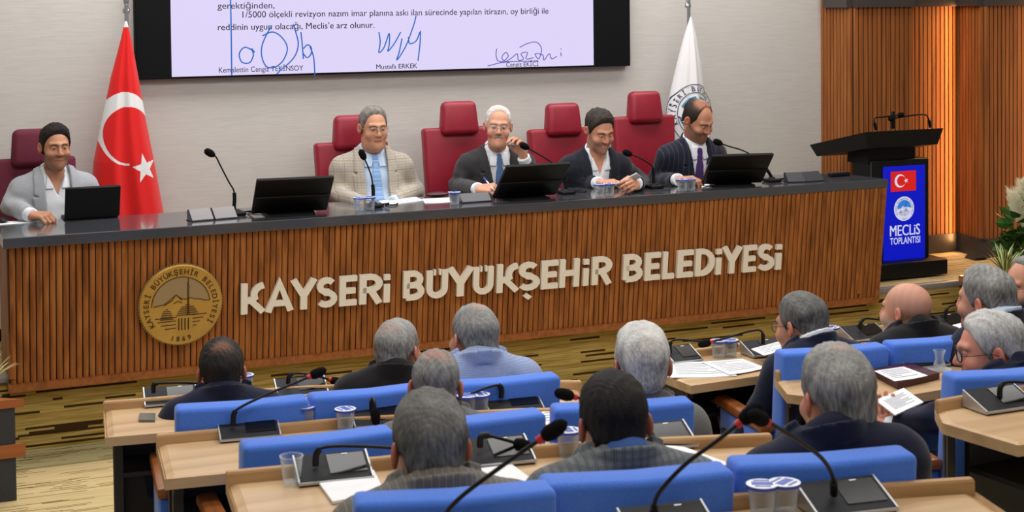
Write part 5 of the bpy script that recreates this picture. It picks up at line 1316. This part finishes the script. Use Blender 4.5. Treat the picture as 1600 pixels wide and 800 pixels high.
sheet([(1092, 289), (1106, 284), (1112, 288), (1098, 293)], ZC, 'white paper under the hand of the man in pinstripes', n=2)
ph = sheet([(218, 648), (243, 648), (242, 659), (217, 659)], Z1, 'mobile phone lying at the left end of the front desk', 'mobile_phone', 'phone', 1, 0, M('phone grey green', (96, 108, 100), .25), grp=None, th=.008)
p = on_z(684, 307, ZC); t = thing('leather_pouch', (p.x, p.y, ZC), 'flat dark maroon pouch on the counter left of the smiling man', 'pouch'); MB().ell((0, 0, .014), (.07, .04, .0135), 0, 20).build('pouch_body', LEATHER, t)
p = on_z(4, 347, ZC+.004); t = thing('computer_mouse', (p.x, p.y, ZC+.006), 'black mouse at the far left edge of the counter', 'mouse'); MB().ell((0, 0, .011), (.03, .05, .011), 0, 16).build('mouse_shell', BLACK, t)
# ------------------------------------------------------------------ the people
TRO = M('dark trousers', (28, 28, 34), .9)
SHW = M('white shirt', (228, 232, 238), .8, spec=.2); SHB = M('pale blue shirt', (190, 208, 232), .8, spec=.2); SHD = M('blue shirt', (60, 90, 150), .8, spec=.2)
J_LG = M_stripe('light grey jacket', (152, 155, 162), [], .9, (164, 167, 174))
J_PL = M_stripe('tan plaid jacket', (164, 156, 144), [(0, .060, .10, (104, 98, 92), .55), (2, .060, .10, (104, 98, 92), .5), (0, .060, .03, (222, 190, 130), .7), (2, .060, .03, (222, 190, 130), .6), (0, .015, .3, (190, 182, 168), .35), (2, .015, .3, (120, 112, 104), .25)], .9, (178, 171, 160))
J_CH = M_stripe('charcoal jacket', (46, 45, 47), [], .8, (54, 53, 55))
J_DN = M_stripe('dark navy jacket', (28, 30, 40), [], .85, (34, 36, 47))
J_NP = M_stripe('navy pinstripe jacket', (24, 26, 42), [(0, .028, .07, (96, 96, 112), .6)], .8, (30, 32, 48))
J_NV = M_stripe('navy jacket', (20, 24, 44), [], .9, (25, 29, 51))
J_BK = M_stripe('black jacket', (20, 20, 23), [], .9, (25, 25, 28))
J_PB = M_stripe('pale blue jacket', (134, 150, 188), [(0, .008, .4, (160, 174, 206), .5), (2, .008, .4, (118, 134, 172), .4)], .9, (150, 165, 200))
J_TP = M_stripe('taupe pinstripe jacket', (104, 100, 94), [(0, .016, .14, (138, 132, 124), .8)], .9, (112, 108, 102))
J_GC = M_stripe('checked grey jacket', (98, 102, 106), [(0, .020, .45, (66, 70, 74), .55), (2, .020, .45, (66, 70, 74), .5), (0, .006, .4, (134, 136, 138), .3)], .9, (110, 114, 116))
J_GG = M_stripe('grey jacket', (98, 98, 98), [], .9, (108, 108, 108))
T_BS = M_stripe('striped blue tie', (120, 160, 214), [(2, .050, .16, (70, 74, 84), .9), (2, .050, .07, (226, 226, 226), .9), (2, .025, .3, (168, 196, 230), .5)], .6, (132, 170, 222))
T_BL = M_stripe('blue dotted tie', (74, 104, 150), [(0, .010, .4, (96, 126, 170), .6), (2, .010, .4, (60, 86, 130), .5)], .6, (84, 114, 160))
T_PU = M_stripe('purple tie', (72, 44, 104), [(0, .012, .4, (100, 50, 110), .6), (2, .012, .4, (54, 60, 120), .5)], .6)
def rel(head, yaw, w): v = Matrix.Rotation(-yaw, 3, 'Z') @ (Vector(w)-Vector(head)); return (v.x, v.y, v.z)
def armp(head, yaw, elbow, wrist, **o):
    for k in ('d', 'n'):
        if k in o and o.pop('w_'+k, False): pass
    return (rel(head, yaw, elbow), rel(head, yaw, wrist), o)

# officials behind the counter
hd = at_s(86, 231, 298); yw = .12
person(hd, 'person in a light grey jacket and open white shirt, at far left by the flag', yw, (.02, .07, 0), STAGE, .42,   .04, .96, (188, 134, 104), h=.0038,
       face=dict(stubble=.45, stubcol=(62, 48, 42), brow=(30, 24, 22), squint=.5, neck=-.002, seed=1), hair=dict(c1=(22, 19, 18), c2=(38, 33, 30), th=.010, top=.012, recede=.004, mshape=.12, seed=2),
       cloth=dict(jacket=J_LG, shirt=SHW, opencollar=1, button=.62, gap=.045, neck=.070, trousers=TRO, seed=11),
       arms={'R': armp(hd, yw, on_y(16, 322, 8.32), on_z(50, 337, ZC+.035), d=(.75, -1, .05), n=(.2, .2, -1), curl=(.9, 1.0, .6), thumb=.9), 'L': armp(hd, yw, on_y(150, 316, 8.38), on_y(138, 334, 8.32), d=(-.5, -1, 0), n=(0, 0, -1))})
hd = at_s(583, 201, 272); yw = -.10
person(hd, 'person in a tan plaid jacket with a striped blue tie and glasses', yw, (.10, .10, .0), STAGE, .42, .03, 1.0, (196, 142, 112), h=.0038,
       face=dict(glasses=GOLDS, rim=(.025, .019), fat=.007, brow=(84, 76, 70), squint=.5, neck=.008, seed=2), hair=dict(c1=(70, 65, 61), c2=(136, 131, 126), th=.007, top=.010, recede=.012, mshape=.2, seed=5),
       cloth=dict(jacket=J_PL, shirt=SHB, tie=T_BS, button=.60, gap=.06, neck=.070, trousers=TRO, fat=.045, wide=1.06, seed=12),
       arms={'R': armp(hd, yw, on_y(525, 302, 8.45), on_z(566, 318, ZC+.0), d=(.6, -.6, -.5), n=(.2, .2, -1)), 'L': armp(hd, yw, on_y(650, 298, 8.45), on_z(612, 317, ZC-.01), d=(-.6, -.6, -.5), n=(-.2, .2, -1))})
hd = at_s(778, 199, 266); yw = -.18
person(hd, 'smiling white-haired person in a charcoal suit, one hand raised to the microphone', yw, (-.16, .04, .06), STAGE, .42, .08, 1.0, (206, 150, 122), h=.0036,
       face=dict(glasses=SILVER, rim=(.024, .017), smile=1, moustache=(168, 160, 154), brow=(150, 142, 136), squint=.42, fat=.003, seed=3), hair=dict(c1=(176, 172, 168), c2=(224, 221, 218), th=.006, top=.004, recede=.022, mshape=.10, seed=7, patch=(-.04, .12, .05, .06, .5)),
       cloth=dict(jacket=J_CH, shirt=SHW, tie=T_BL, button=.40, neck=.074, trousers=TRO, wide=1.02, seed=13),
       arms={'R': armp(hd, yw, on_y(714, 290, 8.38), on_z(748, 296, ZC+.05), d=(.85, -.8, .15), n=(.5, .3, -.8), curl=(.8, 1.0, .7), thumb=.9), 'L': armp(hd, yw, on_y(836, 286, 8.18), on_y(818, 246, 8.12), d=(-.30, -.10, 1), n=(-.75, -.55, -.2), curl=(.55, .9, .6), thumb=.8)})
pen = thing('ballpoint_pen', tuple(on_z(763, 292, ZC+.06)), 'blue and white pen in the hand of the smiling person', 'pen')
a, b = on_z(757, 279, ZC+.10), on_z(771, 296, ZC+.06); mb = MB(); mb.tube([a, a.lerp(b, .9), b], [.0045, .0045, .001], 0, 8); mb.build('barrel', M('pen white', (220, 222, 232), .3), pen, True); mb = MB(); mb.tube([a+(a-b).normalized()*.012, a.lerp(b, .25)], .0048, 0, 8); mb.build('cap', LIDB, pen, True)
hd = at_s(936, 204, 263); yw = -.06
person(hd, 'person in a dark navy jacket and open white shirt, head bent over a phone', yw, (.10, .42, -.05), STAGE, .42, .14, 1.0, (200, 144, 116), h=.0038,
       face=dict(stubble=.35, stubcol=(90, 72, 62), smile=.6, brow=(50, 42, 38), squint=.35, seed=4), hair=dict(c1=(28, 25, 23), c2=(64, 58, 54), th=.010, top=.012, recede=.004, mshape=.16, seed=9),
       cloth=dict(jacket=J_DN, shirt=SHW, opencollar=1, button=.46, neck=.072, trousers=TRO, seed=14),
       arms={'R': armp(hd, yw, on_y(892, 289, 8.40), on_z(936, 286, ZC+.035), d=(1, -.45, .06), n=(.2, .1, -1), curl=(.35, .5, .4), thumb=.4), 'L': armp(hd, yw, on_y(1004, 284, 8.36), on_z(994, 287, ZC+.05), d=(-.55, -.75, .12), n=(-.8, .2, -.4), curl=(.75, .9, .6), thumb=.9)})
phn = thing('mobile_phone', tuple(on_z(982, 284, ZC+.06)), 'pale phone held by the person with his head bent', 'phone'); a = on_z(982, 282, ZC+.075)
MB().box((0, 0, 0), (.07, .14, .008), 0, Matrix.Translation(a) @ Matrix.Rotation(.9, 4, 'Z') @ Matrix.Rotation(-.5, 4, 'X') @ Matrix.Rotation(.5, 4, 'Y'), .003, 2).build('phone_case', M('phone pale', (196, 200, 214), .3), phn, True)
hd = at_s(1090, 188, 257); yw = .02
person(hd, 'balding person in a navy pinstripe suit with a purple tie, looking down to read', yw, (.26, .52, -.10), STAGE, .42, .16, 1.0, (190, 134, 106), h=.0038,
       face=dict(stubble=.6, stubcol=(74, 56, 48), brow=(40, 32, 28), squint=.35, fat=.002, seed=5), hair=dict(c1=(34, 28, 26), c2=(54, 46, 42), th=.006, top=.001, recede=.045, mshape=-.2, seed=4, patch=(-.0, .125, .06, .07, .9)),
       cloth=dict(jacket=J_NP, shirt=SHW, tie=T_PU, button=.40, neck=.070, trousers=TRO, wide=1.03, seed=15),
       arms={'R': armp(hd, yw, on_y(1024, 282, 8.30), on_z(1060, 281, ZC+.04), d=(1, -.5, .08), n=(.1, .1, -1), curl=(.5, .6, .5), thumb=.6), 'L': armp(hd, yw, on_y(1134, 264, 8.42), on_z(1130, 274, ZC+.03), d=(-.5, -1, 0), n=(0, 0, -1))})

# the hall, seen from behind.  yaw PI faces the counter
def aud(px, py, s, label, yaw, hrot, fl, jacket, hair, face=None, skin=(196, 146, 118), shirt=SHW, cl=None, lean=.05, hs=1.0, arms=None, h=.005, sunk=.095, ni=.03, shx=0.):
    c = dict(jacket=jacket, shirt=shirt, trousers=TRO, button=.38, seed=int(px), coll=-.05, lowcut=1); c.update(cl or {})
    return person(at_s(px, py, s), label, yaw, hrot, fl, .34, lean, hs, skin, face or {}, hair, c, arms, h, sunk=sunk, neck_in=ni, shx=shx)
GR = lambda a, b, **k: dict(c1=(a, a, a-2), c2=(b, b, b-2), seed=a, **k)
aud(346, 585, 425, 'dark-haired person in a navy jacket seen from behind, nearest the gold seal', PI-.12, (-.05, .0, 0), 0, J_NV, dict(c1=(26, 24, 24), c2=(46, 43, 42), th=.009, top=.006, seed=21, patch=(.055, .095, .040, .045, .55)), skin=(176, 122, 98), cl=dict(fat=.01), hs=1.02)
aud(622, 552, 410, 'grey-haired person in a black jacket turning to the right, in the front row', PI-.45, (-.35, .05, .05), 0, J_BK, GR(88, 152, th=.006, top=.003, patch=(.06, .085, .04, .05, .6)), skin=(190, 138, 114), cl=dict(wide=1.04), hs=1.03)
aud(741, 532, 430, 'grey-haired person in a pale blue jacket in the front row', PI-.15, (.22, .02, -.04), 0, J_PB, GR(88, 148, th=.007, top=.005, patch=(.03, .11, .03, .04, .5)), skin=(198, 146, 122), hs=1.02)
aud(681, 608, 490, 'grey-haired balding person behind the pinstriped one, only the head showing', PI-.15, (-.25, .08, -.03), .09, J_GG, GR(74, 136, th=.006, top=.003, patch=(.045, .10, .042, .05, .75)), skin=(186, 130, 108), hs=1.0, sunk=.065, ni=0, cl=dict(wide=.97))
aud(1003, 575, 495, 'white-haired person in a grey jacket, in the second row beyond the dark-haired one', PI-.25, (-.02, .04, 0), .09, J_GG, GR(126, 206, th=.010, top=.012, patch=(.075, .075, .035, .045, .4)), skin=(188, 134, 112), hs=1.06, sunk=.045, ni=-.03, cl=dict(wide=.86))
aud(671, 706, 690, 'grey-haired person in a taupe pinstripe jacket in the foreground', PI-.12, (.0, .03, 0), .25, J_TP, GR(54, 118, th=.009, top=.010), skin=(178, 122, 98), cl=dict(wide=1.10, fat=.02), hs=1.05)
aud(960, 668, 640, 'dark-haired person in a checked grey jacket in the foreground', PI-.18, (-.10, .10, .05), .25, J_GC, dict(c1=(20, 19, 20), c2=(36, 34, 34), th=.009, top=.008, seed=31), skin=(170, 118, 94), shirt=SHD, cl=dict(wide=1.12, fat=.02, coll=-.03, lowcut=0), hs=1.04)
aud(1309, 627, 640, 'grey-haired person in a broad navy jacket in the foreground at right', PI-.25, (.08, .06, .04), .25, J_NV, GR(78, 158, th=.009, top=.009, patch=(.03, .115, .03, .03, .4)), skin=(196, 140, 116), cl=dict(wide=1.02, fat=.03), hs=1.06, shx=.05)
aud(1253, 511, 402, 'person in navy with a white collar and glasses, reading at the right front desk', PI+.12, (.14, .16, 0), 0, J_NV, GR(58, 112, th=.008, top=.008), dict(glasses=BLACK), skin=(196, 142, 116), cl=dict(wide=1.12, coll=.006, lowcut=0, fat=.02), hs=1.04, lean=.12,
    arms={'L': ((.30, -.02, -.46), (.14, -.30, -.36), dict(d=(-.3, -1, 0), n=(0, 0, -1))), 'R': ((-.30, -.02, -.46), (-.12, -.30, -.36), dict(d=(.3, -1, 0), n=(0, 0, -1)))})
aud(1416, 489, 388, 'bald person with a white beard in a dark jacket at the right front desk', PI+.0, (.36, .0, 0), 0, J_BK, None, dict(stubble=.75, stubcol=(196, 186, 178), scalp=.25, scalpcol=(160, 136, 122)), skin=(200, 146, 122), cl=dict(wide=1.04), hs=1.0)
aud(1541, 472, 405, 'person with swept-back grey hair in navy at the right front desk', PI+.1, (.26, .05, .05), 0, J_NV, GR(76, 150, th=.011, top=.012), skin=(200, 146, 122), shirt=SHB, cl=dict(coll=.004, lowcut=0), hs=1.05)
aud(1606, 450, 362, 'bearded person with glasses cut by the right edge', PI+.5, (1.0, .05, 0), 0, J_NV, GR(84, 140, th=.008, top=.006, recede=.03), dict(stubble=.8, stubcol=(150, 142, 136), glasses=STEEL, brow=(90, 80, 74), squint=.5), skin=(190, 134, 108), shirt=SHW, hs=1.05, h=.004)
hd = at_s(1549, 550, 462); yw = PI+.45
aud(1549, 550, 462, 'grey-haired person with dark-rimmed glasses holding a printed page, at the right', yw, (.55, .14, .0), .09, J_NV, GR(120, 196, th=.010, top=.010), dict(glasses=BLACK, rimr=.0022, brow=(130, 124, 120), squint=.5, fat=.004), skin=(206, 140, 118), cl=dict(wide=1.10, fat=.02), hs=1.06, h=.0045, sunk=.11,
    arms={'L': armp(hd, yw, on_y(1455, 655, 3.98), on_y(1392, 668, 4.12), d=(-.9, -.5, .1), n=(.2, .1, 1), curl=(.6, .8, .5)), 'R': ((-.27, -.02, -.42), (-.14, -.26, -.46), dict(d=(.3, -1, 0), n=(0, 0, -1)))})
P = [on_y(1368, 625, 4.20), on_y(1412, 606, 4.26), on_y(1443, 628, 4.10)]; P.append(P[0]+P[2]-P[1]); c = sum(P, Vector())/4
t = thing('paper_sheet', tuple(c), 'printed page held up by the person with dark-rimmed glasses', 'paper', 'papers on the desks'); n_ = (P[1]-P[0]).cross(P[3]-P[0]).normalized()
if n_.y > 0: n_ = -n_
mb = MB(); mb.add([p+n_*k for k in (0, -.004) for p in P], [(0, 1, 2, 3), (7, 6, 5, 4), (0, 4, 5, 1), (1, 5, 6, 2), (2, 6, 7, 3), (3, 7, 4, 0)]); pg_ = mb.build('sheet', PAPER, t, True); mb = MB()
for k in range(9):
    v = .2+.07*k; u1 = (.85, .8, .86, .6)[k % 4]; L = lambda u, v: P[0].lerp(P[1], u).lerp(P[3].lerp(P[2], u), v)+n_*.001; mb.add([L(.15, v), L(u1, v), L(u1, v+.022), L(.15, v+.022)], [(0, 1, 2, 3)])
mb.build('print', INK, pg_, True)
